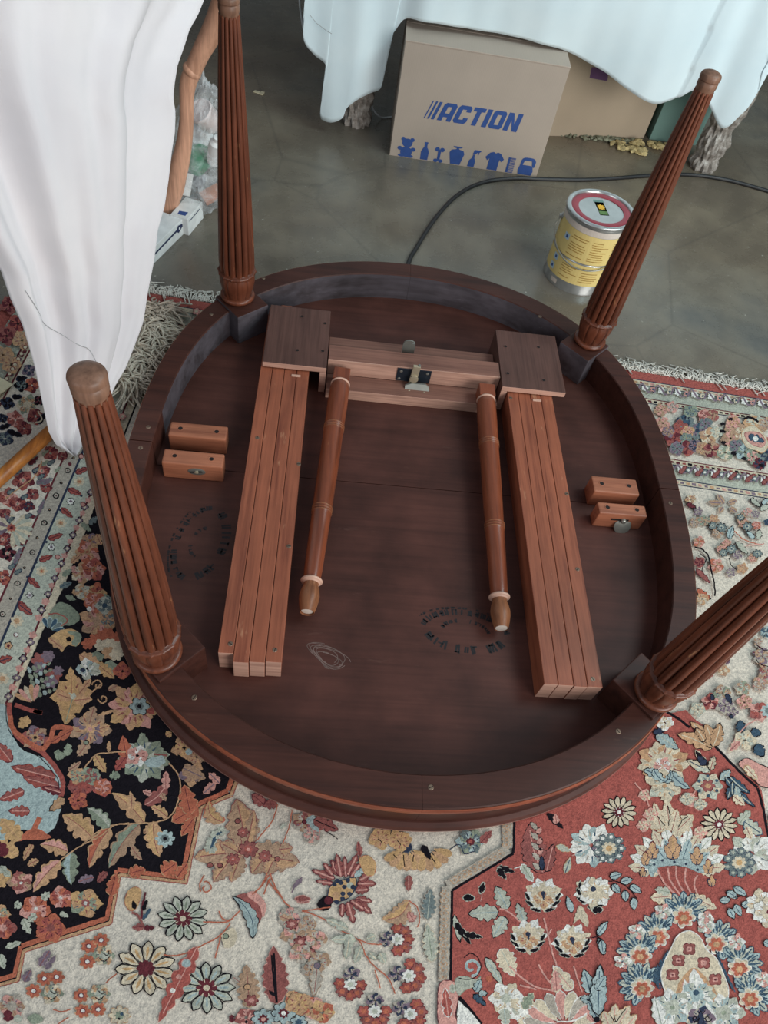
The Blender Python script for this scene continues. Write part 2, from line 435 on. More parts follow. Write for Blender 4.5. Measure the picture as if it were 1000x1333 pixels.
# folded turned props hinged on the beam
def prop(x0, y0, x1, y1, z0, z1):
    P = thing('folding_prop', None, None); P.parent = table
    a = Vector((x0, y0, z0)); b = Vector((x1, y1, z1)); d = (b - a); Ln = d.length
    q = d.to_track_quat('Z', 'Y').to_matrix().to_4x4()
    m = Matrix.Translation(a) @ q
    bm = bmesh.new(); bm_box(bm, -0.0185, 0.0185, -0.0185, 0.0185, -0.003, 0.032, 0.002, m)
    from_bm('square_head', bm, M['prop'], P)
    pr = [(0.0155, .03), (0.0195, .036), (0.0218, .05), (0.0222, .10), (0.0214, .15), (0.0212, .156), (0.0222, .16), (0.0208, .163), (0.0222, .166), (0.0208, .169), (0.0222, .172), (0.021, .177),
          (0.0208, .28), (0.0196, .372), (0.0205, .376), (0.019, .379), (0.0205, .382), (0.019, .385), (0.0205, .388), (0.0192, .393), (0.0186, .44), (0.0172, .52), (0.0162, .535), (0.0155, .540)]
    lathe('turned_shaft', pr, M['prop'], P, 28, m)
    for zc in (.1595, .1655, .1715, .3760, .3820, .3880):
        lathe('lit_scored_ring', torus_prof(.0214 if zc < .2 else .0197, .0012, zc, 5), M['bulb'], P, 24, m)  # paler rings paint the thin highlights on the turned grooves
    lathe('neck_ring', [(0.0145, .029)] + torus_prof(0.0190, 0.0028, .0335) + [(0.0145, .038)], M['pale'], P, 28, m)
    lathe('collar_ring', [(0.0150, .537)] + torus_prof(0.0178, 0.0028, .5425) + [(0.0150, .548)], M['pale'], P, 28, m)
    lathe('bulb_foot', [(0.0145, .545), (0.0135, .552), (0.0165, .560), (0.0188, .572), (0.0186, .582), (0.0160, .596), (0.0130, .608), (0.0122, Ln - .003), (0.0118, Ln)], M['bulb'], P, 28, m)
    lathe('white_end_cap', [(0.0112, Ln - .0005), (0.0112, Ln + .0012), (0.010, Ln + .0016)], M['white'], P, 24, m)
prop(-0.160, 0.272, -0.197, -0.330, 0.066, 0.050)
prop(0.174, 0.268, 0.1635, -0.338, 0.066, 0.050)

# latch on the beam
la = thing('latch', None, None); la.parent = table
yl = 0.2883
bm = bmesh.new(); bm_box(bm, -0.034, 0.045, yl - .0020, yl, 0.050, 0.088, 0.0006)
from_bm('latch_plate', bm, M['steel'], la)
def wallscrew(x, z, y, r, mat, parent):
    mm = Matrix.Translation((x, y, z)) @ Matrix.Rotation(PI / 2, 4, 'X')
    lathe('screw', [(r, -.0005), (r, .0008), (r * .6, .0014)], M[mat], parent, 12, mm)
for x, z in ((-.025, .080), (-.027, .057), (.036, .080)): wallscrew(x, z, yl - .002, 0.0035, 'iron', la)
bm = bmesh.new()
mm = Matrix.Translation((0.006, yl - .006, 0.070)) @ Matrix.Rotation(math.radians(3), 4, 'Y')
bm_box(bm, -0.0085, 0.0085, -.0035, .0035, -0.026, 0.034, 0.001, mm)
from_bm('latch_lever', bm, M['brass'], la)
lathe('pivot_boss', [(0.010, 0), (0.010, .0035), (0.006, .0045)], M['brass'], la, 24, Matrix.Translation((0.006, yl - .0095, 0.068)) @ Matrix.Rotation(PI / 2, 4, 'X'))
lathe('lever_pin', [(0.0038, 0), (0.0038, .012), (0.0025, .0145)], M['iron'], la, 14, Matrix.Translation((0.013, yl - .004, 0.092)))
# fan-shaped catch with five rounded teeth
V_, F_ = [], []
fan = [(-.020, 0.0), (.024, .002)]
out = []
for i in range(41):
    a = math.radians(200 + 140 * i / 40); r = 0.0235 + 0.003 * math.cos(10 * PI * i / 40)
    out.append((0.004 + r * math.cos(a), 0.006 + r * math.sin(a)))
ring = [(-0.021, 0.004)] + out + [(0.028, 0.004), (0.020, 0.009), (-0.008, 0.009)]
for yy in (yl - .016, yl - .012):
    for (x, z) in ring: V_.append((x * 1.15 + .012, yy + (z - .009) * .75, (z - .009) * .95 + 0.058))
n = len(ring)
F_ = [tuple(range(n)), tuple(range(2 * n - 1, n - 1, -1))] + [(i, (i + 1) % n, n + (i + 1) % n, n + i) for i in range(n)]
mesh('toothed_catch', V_, F_, M['iron'], la)
for i in range(4):
    a = math.radians(214 + 37 * i); wallscrew(0.016 + 0.0215 * math.cos(a), 0.054 + 0.0165 * math.sin(a), yl - .0205 + .0135 * math.sin(a), 0.0034, 'brass', la)
# upright keeper tab behind the beam
ring = [(-.0145, 0), (.0145, 0), (.0145, .030)] + [(0.0145 * math.cos(t), .036 + .0145 * math.sin(t)) for t in [0.05 * PI, 0.12 * PI]] + [(0.006, .041), (0.006, .0445), (0.0118, .0455)] + [(0.0145 * math.cos(t), .036 + .0145 * math.sin(t)) for t in [PI * (.28 + .72 * i / 10) for i in range(11)]] + [(-.0145, .030)]
V_ = [(x - .008, yy, z + 0.058) for yy in (0.360, 0.3635) for x, z in ring]; n = len(ring)
F_ = [tuple(range(n)), tuple(range(2 * n - 1, n - 1, -1))] + [(i, (i + 1) % n, n + (i + 1) % n, n + i) for i in range(n)]
mesh('keeper_tab', V_, F_, M['iron'], la)

# guide blocks for the leaf pegs
def gblock(x0, x1, y0, y1, z1, holes, hw=None, mat='block', dark=False):
    B = board('guide_block', x0, x1, y0, y1, T_TOP, z1, M[mat], table, 0.003)
    for hx in holes: recess(hx, (y0 + y1) / 2 + .002, z1, B, 0.0058, mat)
    if hw == 'oval':
        m = Matrix.Translation(((x0 + x1) / 2 + .008, y0 + .0002, (T_TOP + z1) / 2 + .004)) @ Matrix.Rotation(PI / 2, 4, 'X') @ Matrix.Diagonal((1.75, 1, 1, 1))
        lathe('key_plate', [(0.010, -.0005), (0.010, .0012), (0.009, .0018)], M['iron'], B, 28, m)
        m2 = m @ Matrix.Translation((0, 0, .0018)) @ Matrix.Diagonal((1 / 1.75, 1, 1, 1))
        lathe('pin', [(0.004, 0), (0.004, .002), (0.002, .003)], M['brass'], B, 16, m2)
        bm = bmesh.new(); bm_box(bm, -.0075, .0075, -.002, .002, 0, .0008, 0, m @ Matrix.Translation((-.001, 0, .0016)) @ Matrix.Rotation(.3, 4, 'Z'))
        from_bm('slot', bm, M['hole'], B)
    if hw == 'disc':
        cx, cz = (x0 + x1) / 2 + .006, (T_TOP + z1) / 2 + .006
        m = Matrix.Translation((cx, y0 + .0002, cz)) @ Matrix.Rotation(PI / 2, 4, 'X')
        bm = bmesh.new(); bm_box(bm, -.026, .012, -.0028, .0028, -.0003, .0012, 0.0004, m)
        from_bm('slot', bm, M['hole'], B)
        lathe('pin', [(0.0058, -.001), (0.0058, .006), (0.004, .008)], M['iron'], B, 18, m)
        m = Matrix.Translation((cx + .004, y0 - .0045, cz - .016)) @ Matrix.Rotation(PI / 2 - .45, 4, 'X')
        lathe('swing_disc', [(0.0185, -.001), (0.0185, .0006), (0.0165, .0013)], M['iron'], B, 32, m)
gblock(-0.5085, -0.3915, 0.044, 0.082, 0.064, (-0.487, -0.413))
gblock(-0.5085, -0.3885, -0.030, 0.006, 0.065, (-0.486, -0.413), 'oval')
for (pa, pb, hw) in (((770, 619), (834, 644), None), ((778, 653), (844, 672), 'disc')):
    A_, B_ = U(*pa, 0.066), U(*pb, 0.066)
    gblock(A_[0], B_[0] - .002, B_[1] - .002 if hw else B_[1] - .002, A_[1], 0.066, (A_[0] + .020, B_[0] - .022), hw)

# stamps on the underside: two illegible oval ink stamps made of letter-like ticks
def stamp(name, c, ax, ay, rot, rows, seed):
    r_ = random.Random(seed); V_, F_ = [], []
    ca, sa = math.cos(rot), math.sin(rot)
    def quad(x, y, w, h, t):
        i = len(V_)
        for dx, dy in ((-w, -h), (w, -h), (w, h), (-w, h)):
            X = x + dx * math.cos(t) - dy * math.sin(t); Y = y + dx * math.sin(t) + dy * math.cos(t)
            V_.append((c[0] + X * ca - Y * sa, c[1] + X * sa + Y * ca, T_TOP + .00025))
        F_.append((i, i + 1, i + 2, i + 3))
    for (t0, t1, k, nlet, hh) in rows:
        for j in range(nlet):
            t = t0 + (t1 - t0) * (j + .5) / nlet
            if r_.random() < .1: continue
            x, y = ax * k * math.cos(t), ay * k * math.sin(t)
            n_ = math.atan2(y / ay ** 2, x / ax ** 2) - PI / 2
            wl = abs(t1 - t0) * ax * k / nlet
            for s_ in (-.26, .02, .26):
                if r_.random() < .3: continue
                quad(x + s_ * wl * math.cos(n_), y + s_ * wl * math.sin(n_), wl * .11, hh * r_.uniform(.7, 1.1), n_ + r_.uniform(-.15, .15))
            if r_.random() < .7: quad(x, y + r_.choice((-1, 0, 1)) * hh * .8 * math.cos(n_), wl * .26, hh * .17, n_)
    o = mesh(name, V_, F_, M['ink'], table); return o
def line_rows(n): return []
pR = U(606, 822, T_TOP)
stamp('ink_stamp', pR, 0.081, 0.040, math.radians(-3), [(math.radians(172), math.radians(8), 1.0, 16, .0062), (math.radians(155), math.radians(60), 1.22, 14, .0022), (math.radians(200), math.radians(340), .95, 11, .0088), (math.radians(176), math.radians(110), .55, 5, .004), (math.radians(80), math.radians(4), .55, 7, .004)], 3)
pL = U(262, 706, T_TOP)
stamp('ink_stamp', pL, 0.084, 0.046, math.radians(80), [(math.radians(172), math.radians(8), 1.0, 15, .0060), (math.radians(150), math.radians(50), 1.2, 12, .0022), (math.radians(200), math.radians(340), .95, 10, .0088), (math.radians(176), math.radians(110), .4, 4, .004), (math.radians(80), math.radians(4), .4, 6, .004)], 5)
# chalky scribble
r_ = random.Random(4); V_, F_ = [], []
pc = U(428, 856, T_TOP)
for k in range(9):
    pts = []
    ph, a_, b_ = r_.uniform(0, 6), r_.uniform(.014, .034), r_.uniform(.010, .022)
    ox, oy = r_.uniform(-.006, .006), r_.uniform(-.006, .006)
    for i in range(22):
        t = ph + i * .2 + r_.uniform(-.05, .05)
        pts.append((pc[0] + ox + a_ * math.cos(t) + .3 * b_ * math.sin(2 * t), pc[1] + oy + b_ * math.sin(t) - .35 * a_ * math.cos(t)))
    for (x0, y0), (x1, y1) in zip(pts, pts[1:]):
        d = math.hypot(x1 - x0, y1 - y0) + 1e-9; nx, ny = -(y1 - y0) / d * .0006, (x1 - x0) / d * .0006
        i = len(V_); z = T_TOP + .0002 + k * .00002
        V_ += [(x0 - nx, y0 - ny, z), (x0 + nx, y0 + ny, z), (x1 + nx, y1 + ny, z), (x1 - nx, y1 - ny, z)]; F_.append((i, i + 1, i + 2, i + 3))
mesh('chalk_smudge', V_, F_, M['chalk'], table)

# ------------------------------------------------------------------ cloths
def cloth_mat(name, c, c2):
    k = NT(name); v = k.coords()
    w = k.n('ShaderNodeTexWave', wave_type='BANDS', bands_direction='Z'); w.inputs['Scale'].default_value = 320; w.inputs['Distortion'].default_value = .6
    k.l(v, w.inputs['Vector'])
    f = k.noise(v, 6, 4)
    k.l(k.ramp(f, [(0.3, lin(c2)), (0.7, lin(c))]), k.b.inputs['Base Color'])
    k.b.inputs['Roughness'].default_value = 0.9
    k.b.inputs['Specular IOR Level'].default_value = 0.15
    try: k.b.inputs['Sheen Weight'].default_value = 0.15
    except Exception: pass
    mx = k.n('ShaderNodeMath', operation='ADD'); k.l(w.outputs['Fac'], mx.inputs[0]); k.l(k.noise(v, 25, 5), mx.inputs[1])
    k.bump(mx.outputs[0], 0.18, 0.0012)
    return k.m
M['cloth'] = cloth_mat('white_cotton_cloth', (224, 221, 223), (214, 212, 216))
M['cloth2'] = cloth_mat('white_linen_cloth', (226, 240, 244), (216, 233, 239))
M['thread'] = plain('grey_hem_thread', (150, 152, 154), 0.9)

def interp(P, t):
    P = sorted(P); 
    if t <= P[0][0]: return P[0][1]
    for (a, b), (c, d) in zip(P, P[1:]):
        if t <= c: return b + (d - b) * (t - a) / (c - a)
    return P[-1][1]
def grid_cloth(name, rows, mat, thick=0.0018):
    nr, nc = len(rows), len(rows[0])
    V_ = [p for r in rows for p in r]
    F_ = [(i * nc + j, i * nc + j + 1, (i + 1) * nc + j + 1, (i + 1) * nc + j) for i in range(nr - 1) for j in range(nc - 1)]
    o = mesh(name, V_, F_, mat, None, True)
    md = o.modifiers.new('thickness', 'SOLIDIFY'); md.thickness = thick; md.offset = 0
    return o

# left: one corner of a white cloth hangs in a point almost to the rug
TH = math.radians(52)
PN = np.array([math.sin(TH), -math.cos(TH), 0.0]); PD = np.array([math.cos(TH), math.sin(TH), 0.0])
PA = U(92, 590, 0.012)
LEFT = [(-40, -250), (0, -215), (100, -150), (200, -90), (300, -32), (350, -2), (385, 10), (420, 26), (470, 41), (520, 52), (560, 61), (576, 70), (590, 92)]
RIGHT = [(-40, 305), (0, 286), (28, 271), (45, 259), (65, 251), (90, 240), (112, 235), (130, 232), (150, 234), (175, 232), (200, 227), (235, 222), (270, 216), (300, 207), (340, 202), (380, 194), (420, 188), (450, 177), (480, 165), (505, 150), (530, 141), (560, 128), (580, 112), (590, 96)]
def folds(s, t):
    q = s * 3.4 + 0.35 * t + 0.3 * math.sin(2.0 * t + 1)
    d = 0.020 * math.sin(2 * PI * q * .5) + 0.010 * math.sin(2 * PI * (q * 1.0 + .3) + 1.1 * t) + 0.0045 * math.sin(2 * PI * (q * 1.8 + .1) - 2.1 * t)
    d += 0.0012 * math.sin(2 * PI * (q * 3.3) + 3 * t)
    return 1.3 * d * (0.30 + .9 * (1 - t) ** .7) + 0.018 * math.sin(PI * s) * math.sin(PI * t)
ys = np.concatenate([np.linspace(-40, 560, 84), np.linspace(564, 590, 9)])
rows = []
for y in ys:
    xl, xr = interp(LEFT, y), interp(RIGHT, y); t = (y + 40) / 630.0
    row = []
    for j in range(81):
        s = j / 80.0
        P = V(xl + (xr - xl) * s, y, PA, PN)
        row.append(P + PN * (folds(s, max(0, min(1, t)))))
    rows.append(row)
ZT = max(p[2] for p in rows[0]) + 0.02
top0 = [np.array([p[0], p[1], ZT - .012]) - PN * 0.006 for p in rows[0]]
back = []
for d in (0.9, 0.6, 0.35, 0.15, 0.06):
    back.append([np.array([p[0], p[1], ZT + .004]) - PN * d for p in rows[0]])
back.append([np.array([p[0], p[1], ZT]) - PN * 0.025 for p in rows[0]])
white_l = grid_cloth('table_cloth', back + [top0] + rows, M['cloth'])
tag(white_l, 'large off-white cloth hanging in a long point beside the front-left table leg', 'cloth')
# thin seam that runs down the cloth
sp = []
for px in catmull([(17, 366), (40, 400), (62, 425), (88, 440), (108, 449), (114, 460), (118, 478)], 5):
    xl, xr = interp(LEFT, px[1]), interp(RIGHT, px[1]); s = (px[0] - xl) / (xr - xl); t = (px[1] + 40) / 630
    sp.append(V(px[0], px[1], PA, PN) + PN * (folds(s, t) + .0016))
tube('hem_seam', sp, 0.0006, M['thread'], white_l, 6)

# covered table under it: top and a curved wooden leg
M['palewood'] = wood('pale_curved_wood', (226, 172, 142), (204, 150, 120), 'z', 0.5, 0.8, 0.4, 0.2)
ct = thing('side_table', 'pale wooden side table with curved leg under the hanging off-white cloth', 'table')
a0, a1 = rows[0][2], rows[0][-3]
m = Matrix(((PD[0], -PN[0], 0, 0), (PD[1], -PN[1], 0, 0), (0, 0, 1, 0), (0, 0, 0, 1)))
org = np.array([a0[0], a0[1], 0])
Lx = float(np.dot(a1 - a0, PD))
bm = bmesh.new(); bm_box(bm, 0.0, Lx - .02, 0.045, 0.88, ZT - .030, ZT - .002, 0.004, Matrix.Translation(Vector((*org[:2], 0))) @ m)
from_bm('table_top', bm, M['palewood'], ct)
# curved leg seen between cloth and reeded leg
q0 = np.array([-.6, 0.90, 0]); n0 = np.array([0.1, -1, 0])
Lp = [(300, -20, 30), (289, 12, 28), (277, 40, 25), (262, 68, 21), (253, 88, 20), (245, 108, 19), (243, 130, 16), (243, 155, 16), (240, 185, 18), (234, 215, 21), (227, 245, 22), (220, 268, 20), (210, 300, 18), (198, 335, 18), (185, 365, 20)]
cps, rads = [], []
for x, y, w in Lp:
    P = V(x, y, q0, n0); cps.append(P); rads.append(w * .5 * float(np.dot(P - CAM, RC[:, 2])) / FPX * 1.12)
cps = catmull(cps, 3); rads = [float(np.interp(i / 3.0, range(len(rads)), rads)) for i in range(len(cps))]
cps = [c for c in cps]; keep = [i for i, c in enumerate(cps) if c[2] > FL + .008]
tube('curved_leg', [cps[i] for i in keep], [rads[i] for i in keep], M['palewood'], ct, 16)
Pk = V(250, 92, q0, n0)
lathe('knee_bead', torus_prof(0.012, 0.011, 0), M['palewood'], ct, 16, Matrix.Translation(Vector(Pk)) @ Matrix.Rotation(.6, 4, 'Y'))
# the other legs, hidden by the cloth
for (u_, w_) in ((0.06, 0.80), (Lx - .10, 0.80)):
    p = org + PD * u_ - PN * w_
    lathe('hidden_leg', [(0.016, FL), (0.018, .2), (0.022, .5), (0.026, ZT - .032)], M['palewood'], ct, 14, Matrix.Translation((p[0], p[1], 0)))
bm = bmesh.new()

# right: white cloth over a table at the back
YC = 1.475
HEM = [(396, 20), (396, 52), (410, 72), (425, 86), (420, 120), (417, 150), (422, 156), (434, 157), (446, 151), (452, 138), (466, 128), (482, 124), (496, 118), (499, 90), (502, 64), (515, 42), (530, 25), (560, 27), (600, 36), (640, 43), (680, 50), (712, 58), (737, 66), (762, 80), (790, 96), (820, 118), (850, 134), (868, 133), (886, 128), (902, 118), (914, 122), (926, 142), (936, 163), (946, 162), (958, 150), (972, 136), (984, 117), (990, 92), (998, 78), (1004, 60), (1030, 40), (1090, 40)]
hp = [V(x, y, (0, YC, 0), (0, 1, 0)) for x, y in HEM]
hp = catmull(hp, 5)
ZT2 = 0.74
nT = 46
colsx0, colsx1 = -0.335, 1.33
rows2 = []
nh = len(hp)
arc = np.cumsum([0] + [abs(hp[i + 1][0] - hp[i][0]) + .15 * abs(hp[i + 1][2] - hp[i][2]) for i in range(nh - 1)]); arc /= arc[-1]
for i in range(nT + 1):
    t = i / nT
    row = []
    for j in range(nh):
        xt = colsx0 + (colsx1 - colsx0) * arc[j]
        z = ZT2 + (hp[j][2] - ZT2) * t
        k = t ** .8
        x = xt * (1 - k) + hp[j][0] * k
        amp = .25 + .75 * t
        sag = math.sin(PI * min(1, max(0, (x + .05) / 1.0)))
        amp *= .45 + .55 * (1 - max(0, min(1, sag)))
        y = YC - .012 * amp * math.sin(2 * PI * (x * 3.1 + .25 * z)) - .0065 * amp * math.sin(2 * PI * x * 5.3 + 1.3) * (1.3 - sag) - .0022 * amp * math.sin(2 * PI * (x * 11.1 + .6 * z))
        y -= .02 * math.sin(PI * t) * sag
        if 0.85 < x < 1.2: y -= .018 * amp * math.sin((x - .85) / .35 * PI * 4 + z * 2)
        row.append(np.array([x, y, z]))
    rows2.append(row)
edge = [np.array([p[0], YC + .012, ZT2 + .010]) for p in rows2[0]]
bk = [[np.array([p[0], YC + d, ZT2 + .013]) for p in rows2[0]] for d in (0.75, 0.5, 0.25, 0.05)]
white_r = grid_cloth('table_cloth', bk + [edge] + rows2, M['cloth2'])
tag(white_r, 'bluish white cloth draped over the table behind the boxes', 'cloth')
for pxs in ([(404, 20), (412, 30), (425, 40), (432, 44)],):
    tube('hem_seam', [V(x, y, (0, YC - .026, 0), (0, 1, 0)) for x, y in pxs], 0.0007, M['thread'], white_r, 6)

def stone_mat():
    k = NT('limewashed_carving'); v = k.coords(); f = k.noise(v, 40, 6, .7); g = k.noise(v, 12, 3)
    c = k.ramp(f, [(0.3, lin((92, 84, 76))), (0.48, lin((150, 142, 134))), (0.7, lin((205, 200, 194)))])
    k.l(c, k.b.inputs['Base Color']); k.b.inputs['Roughness'].default_value = .95; k.bump(f, .8, .004); return k.m
M['stone'] = stone_mat()
bt = thing('carved_table', 'old table with limewashed carved legs hidden under the bluish white cloth', 'table')
board('table_top', -0.30, 1.28, YC + .035, 2.25, ZT2 - .025, ZT2 + .008, M['cap'], bt, 0.003)
def carved(x, y, name='carved_leg'):
    pr = [(0.044, FL), (0.048, .004), (0.046, .02), (0.038, .028), (0.040, .04), (0.047, .06), (0.049, .085), (0.043, .11), (0.036, .125), (0.039, .14), (0.049, .17), (0.054, .22), (0.050, .28), (0.040, .34), (0.034, .40), (0.040, .45), (0.048, .5), (0.046, .6), (0.05, .70)]
    pr = [(float(np.interp(z, [p[1] for p in pr], [p[0] for p in pr])), z) for z in np.linspace(FL, .712, 120)]
    def fn(r, z, a):
        return r * (1 + .10 * math.sin(7 * a + 22 * z) * math.sin(60 * z + 2 * a) + .06 * math.sin(13 * a - 45 * z) + .04 * math.sin(23 * a + 90 * z))
    return lathe(name, pr, M['stone'], bt, 72, Matrix.Translation((x, y, 0)), fn)
carved(-0.158, 1.575); carved(1.085, 1.595); carved(-0.2, 2.15); carved(1.2, 2.15)

# ------------------------------------------------------------------ cartons
def card(name, c):
    k = NT(name); v = k.coords((1, 1, 1)); f = k.noise(v, 5, 4)
    s = k.n('ShaderNodeTexWave', wave_type='BANDS', bands_direction='X'); s.inputs['Scale'].default_value = 60
    k.l(v, s.inputs['Vector'])
    a = lin(c); b = tuple(x * .88 for x in a[:3]) + (1,)
    col = k.ramp(f, [(0.3, b), (0.7, a)])
    col = k.mix(.12, col, k.ramp(s.outputs['Fac'], [(0.2, (.75, .75, .75, 1)), (0.8, (1, 1, 1, 1))]), 'MULTIPLY')
    k.l(col, k.b.inputs['Base Color']); k.b.inputs['Roughness'].default_value = .85; k.b.inputs['Specular IOR Level'].default_value = .2
    return k.m
M['card'] = card('brown_cardboard', (186, 171, 157)); M['card2'] = card('tan_cardboard', (190, 174, 152)); M['teal'] = card('teal_carton', (118, 150, 142))
M['cardin'] = card('cut_cardboard_edge', (150, 124, 100))
M['blue'] = plain('blue_print', (48, 80, 144), .7, 0, .1, 60)
def carton(name, label, loc, rz, w, d, h, mat, flap_gap=True, edge=True):
    B = thing(name, label, 'box', loc); B.rotation_euler = (0, 0, rz); t = .004
    board('front_panel', 0, w, 0, t, 0, h, mat, B, .001)
    board('back_panel', 0, w, d - t, d, 0, h, mat, B, .001)
    board('side_panel', 0, t, t, d - t, 0, h, mat, B, .001)
    board('side_panel', w - t, w, t, d - t, 0, h, mat, B, .001)
    board('bottom_panel', t, w - t, t, d - t, 0, t, mat, B, .0005)
    board('top_flap', -.001, w + .001, -.001, d / 2 - .001, h, h + t, mat, B, .0012)
    board('top_flap', -.001, w + .001, d / 2 + .001, d + .001, h, h + t, mat, B, .0012)
    return B
bl, br = U(507, 202, FL), U(698, 231, FL)
rz = math.atan2(br[1] - bl[1], br[0] - bl[0]); w1 = math.hypot(br[0] - bl[0], br[1] - bl[1])
H1 = 0.341
ab = carton('cardboard_box', 'brown cardboard box printed with blue ACTION lettering and a row of icons', (bl[0], bl[1], FL), rz, w1, 0.255, H1, M['card'])
cr, sr = math.cos(rz), math.sin(rz)
NB = np.array([sr, -cr, 0])
def face(px):                                     # pixel -> (s, z) on the box front
    P = V(px[0], px[1], bl, NB); return ((P[0] - bl[0]) * cr + (P[1] - bl[1]) * sr, P[2] - FL)
def print_poly(polys, name='print', mat='blue', y=-.0007):
    V_, F_ = [], []
    for pl in polys:
        i = len(V_); V_ += [(x, y, z) for x, z in pl]; F_.append(tuple(range(i, i + len(pl))))
    return mesh(name, V_, F_, M[mat], ab)
# lettering, drawn in a unit box per letter, bold italic with chamfered corners
a_, b_ = face((568.5, 156)), face((580.5, 133.5)); c_, d_ = face((672, 172)), face((682, 149))
def letter_quad(u, v):                            # u along the word 0..1, v up 0..1
    p0 = (a_[0] + (c_[0] - a_[0]) * u, a_[1] + (c_[1] - a_[1]) * u); p1 = (b_[0] + (d_[0] - b_[0]) * u, b_[1] + (d_[1] - b_[1]) * u)
    return (p0[0] + (p1[0] - p0[0]) * v, p0[1] + (p1[1] - p0[1]) * v)
LW = {'A': 1, 'C': 1, 'T': .9, 'I': .36, 'O': 1, 'N': 1.06}
ST, SV = .34, .22
LET = {
 'A': [[(0, 0), (ST, 0), (ST, .82), (ST, 1 - SV + .02), (.5, 1 - SV + .02), (.5, 1), (.14, 1), (0, .88)], [(1 - ST, 0), (1, 0), (1, .88), (.86, 1), (.5, 1), (.5, 1 - SV + .02), (1 - ST, 1 - SV + .02)], [(ST, .22), (1 - ST, .22), (1 - ST, .43), (ST, .43)]],
 'C': [[(.14, 0), (.86, 0), (1, .12), (1, .34), (1 - ST, .34), (1 - ST, SV), (ST, SV), (ST, .5), (0, .5), (0, .12)], [(0, .5), (ST, .5), (ST, 1 - SV), (1 - ST, 1 - SV), (1 - ST, .66), (1, .66), (1, .88), (.86, 1), (.14, 1), (0, .88)]],
 'T': [[(0, 1 - SV), (1, 1 - SV), (1, 1), (0, 1)], [(.31, 0), (.69, 0), (.69, 1 - SV), (.31, 1 - SV)]],
 'I': [[(0, 0), (1, 0), (1, 1), (0, 1)]],
 'O': [[(.14, 0), (.86, 0), (1, .12), (1, .5), (1 - ST, .5), (1 - ST, SV), (ST, SV), (ST, .5), (0, .5), (0, .12)], [(0, .5), (ST, .5), (ST, 1 - SV), (1 - ST, 1 - SV), (1 - ST, .5), (1, .5), (1, .88), (.86, 1), (.14, 1), (0, .88)]],
 'N': [[(0, 0), (ST, 0), (ST, 1), (0, 1)], [(1 - ST, 0), (1, 0), (1, 1), (1 - ST, 1)], [(ST, .62), (ST, 1), (1 - ST, .38), (1 - ST, 0)]]}
gap = .14; tot = sum(LW[c] for c in 'ACTION') + gap * 5; u = 0; polys = []
for ch in 'ACTION':
    for pl in LET[ch]: polys.append([letter_quad((u + x * LW[ch]) / tot, z) for x, z in pl])
    u += LW[ch] + gap
print_poly(polys, 'lettering')
polys = []
for (xa, xb, wd) in ((-.055, -.055, .036), (-.108, -.108, .024), (-.155, -.155, .014)):
    polys.append([letter_quad(xa - wd / 2, .0), letter_quad(xa + wd / 2, .0), letter_quad(xa + wd / 2, 1), letter_quad(xa - wd / 2, 1)])
print_poly(polys, 'speed_stripes')
# row of icons along the foot of the box
def disc(cx, cz, rx, rz_, n=20, a0=0, a1=2 * PI): return [(cx + rx * math.cos(a0 + (a1 - a0) * i / n), cz + rz_ * math.sin(a0 + (a1 - a0) * i / n)) for i in range(n if a1 - a0 > 6.2 else n + 1)]
def icon(name, px_l, px_r, hgt, polys, y0=.0006):
    l, r = face(px_l), face(px_r); w = r[0] - l[0]; zz = .003
    P = [[(l[0] + x * w, zz + z * hgt) for x, z in pl] for pl in polys]
    o = None
    V_, F_ = [], []
    for k, pl in enumerate(P):
        i = len(V_); V_ += [(x, -.0007 - k * .00002, z) for x, z in pl]; F_.append(tuple(range(i, i + len(pl))))
    return mesh(name, V_, F_, M['blue'], ab)
def ipx(x, y): return (500 + x * .21, 170 + y * .21)
icon('bear_icon', ipx(76, 170), ipx(182, 185), .064, [disc(.5, .26, .34, .27), disc(.5, .72, .30, .22), disc(.24, .9, .12, .10), disc(.76, .9, .12, .10), disc(.12, .42, .14, .10), disc(.88, .42, .14, .10), disc(.26, .06, .2, .08), disc(.74, .06, .2, .08)])
icon('bottle_icon', ipx(217, 195), ipx(267, 200), .058, [[(.05, 0), (.95, 0), (.98, .45), (.85, .6), (.68, .72), (.66, .9), (.72, .92), (.72, 1), (.28, 1), (.28, .92), (.34, .9), (.32, .72), (.15, .6), (.02, .45)]])
icon('bone_icon', ipx(300, 208), ipx(358, 212), .047, [[(.36, .1), (.64, .1), (.66, .85), (.34, .85)], disc(.24, .86, .24, .15), disc(.76, .86, .24, .15), disc(.24, .08, .24, .12), disc(.76, .08, .24, .12)])
icon('flacon_icon', ipx(388, 222), ipx(480, 228), .060, [[(.18, 0), (.82, 0), (1, .62), (.9, .78), (.6, .84), (.56, .9), (.44, .9), (.4, .84), (.1, .78), (0, .62)], [(.32, .9), (.68, .9), (.84, .99), (.16, .99)]])
icon('spray_icon', ipx(508, 240), ipx(575, 245), .058, [[(.02, 0), (.64, 0), (.66, .35), (.54, .5), (.5, .72), (.36, .72), (.28, .5), (.1, .38)], [(.3, .74), (.58, .74), (.7, .84), (1, .9), (1, .98), (.4, .98)], [(.76, .72), (.84, .72), (.9, .9), (.8, .9)]])
icon('shirt_icon', ipx(606, 262), ipx(718, 266), .060, [[(.2, 0), (.76, 0), (.78, .62), (.22, .62)], [(.22, .62), (.78, .62), (.9, .5), (1.02, .66), (.8, .94), (.62, 1), (.5, .93), (.38, 1), (.2, .94), (-.02, .66), (.12, .5)]])
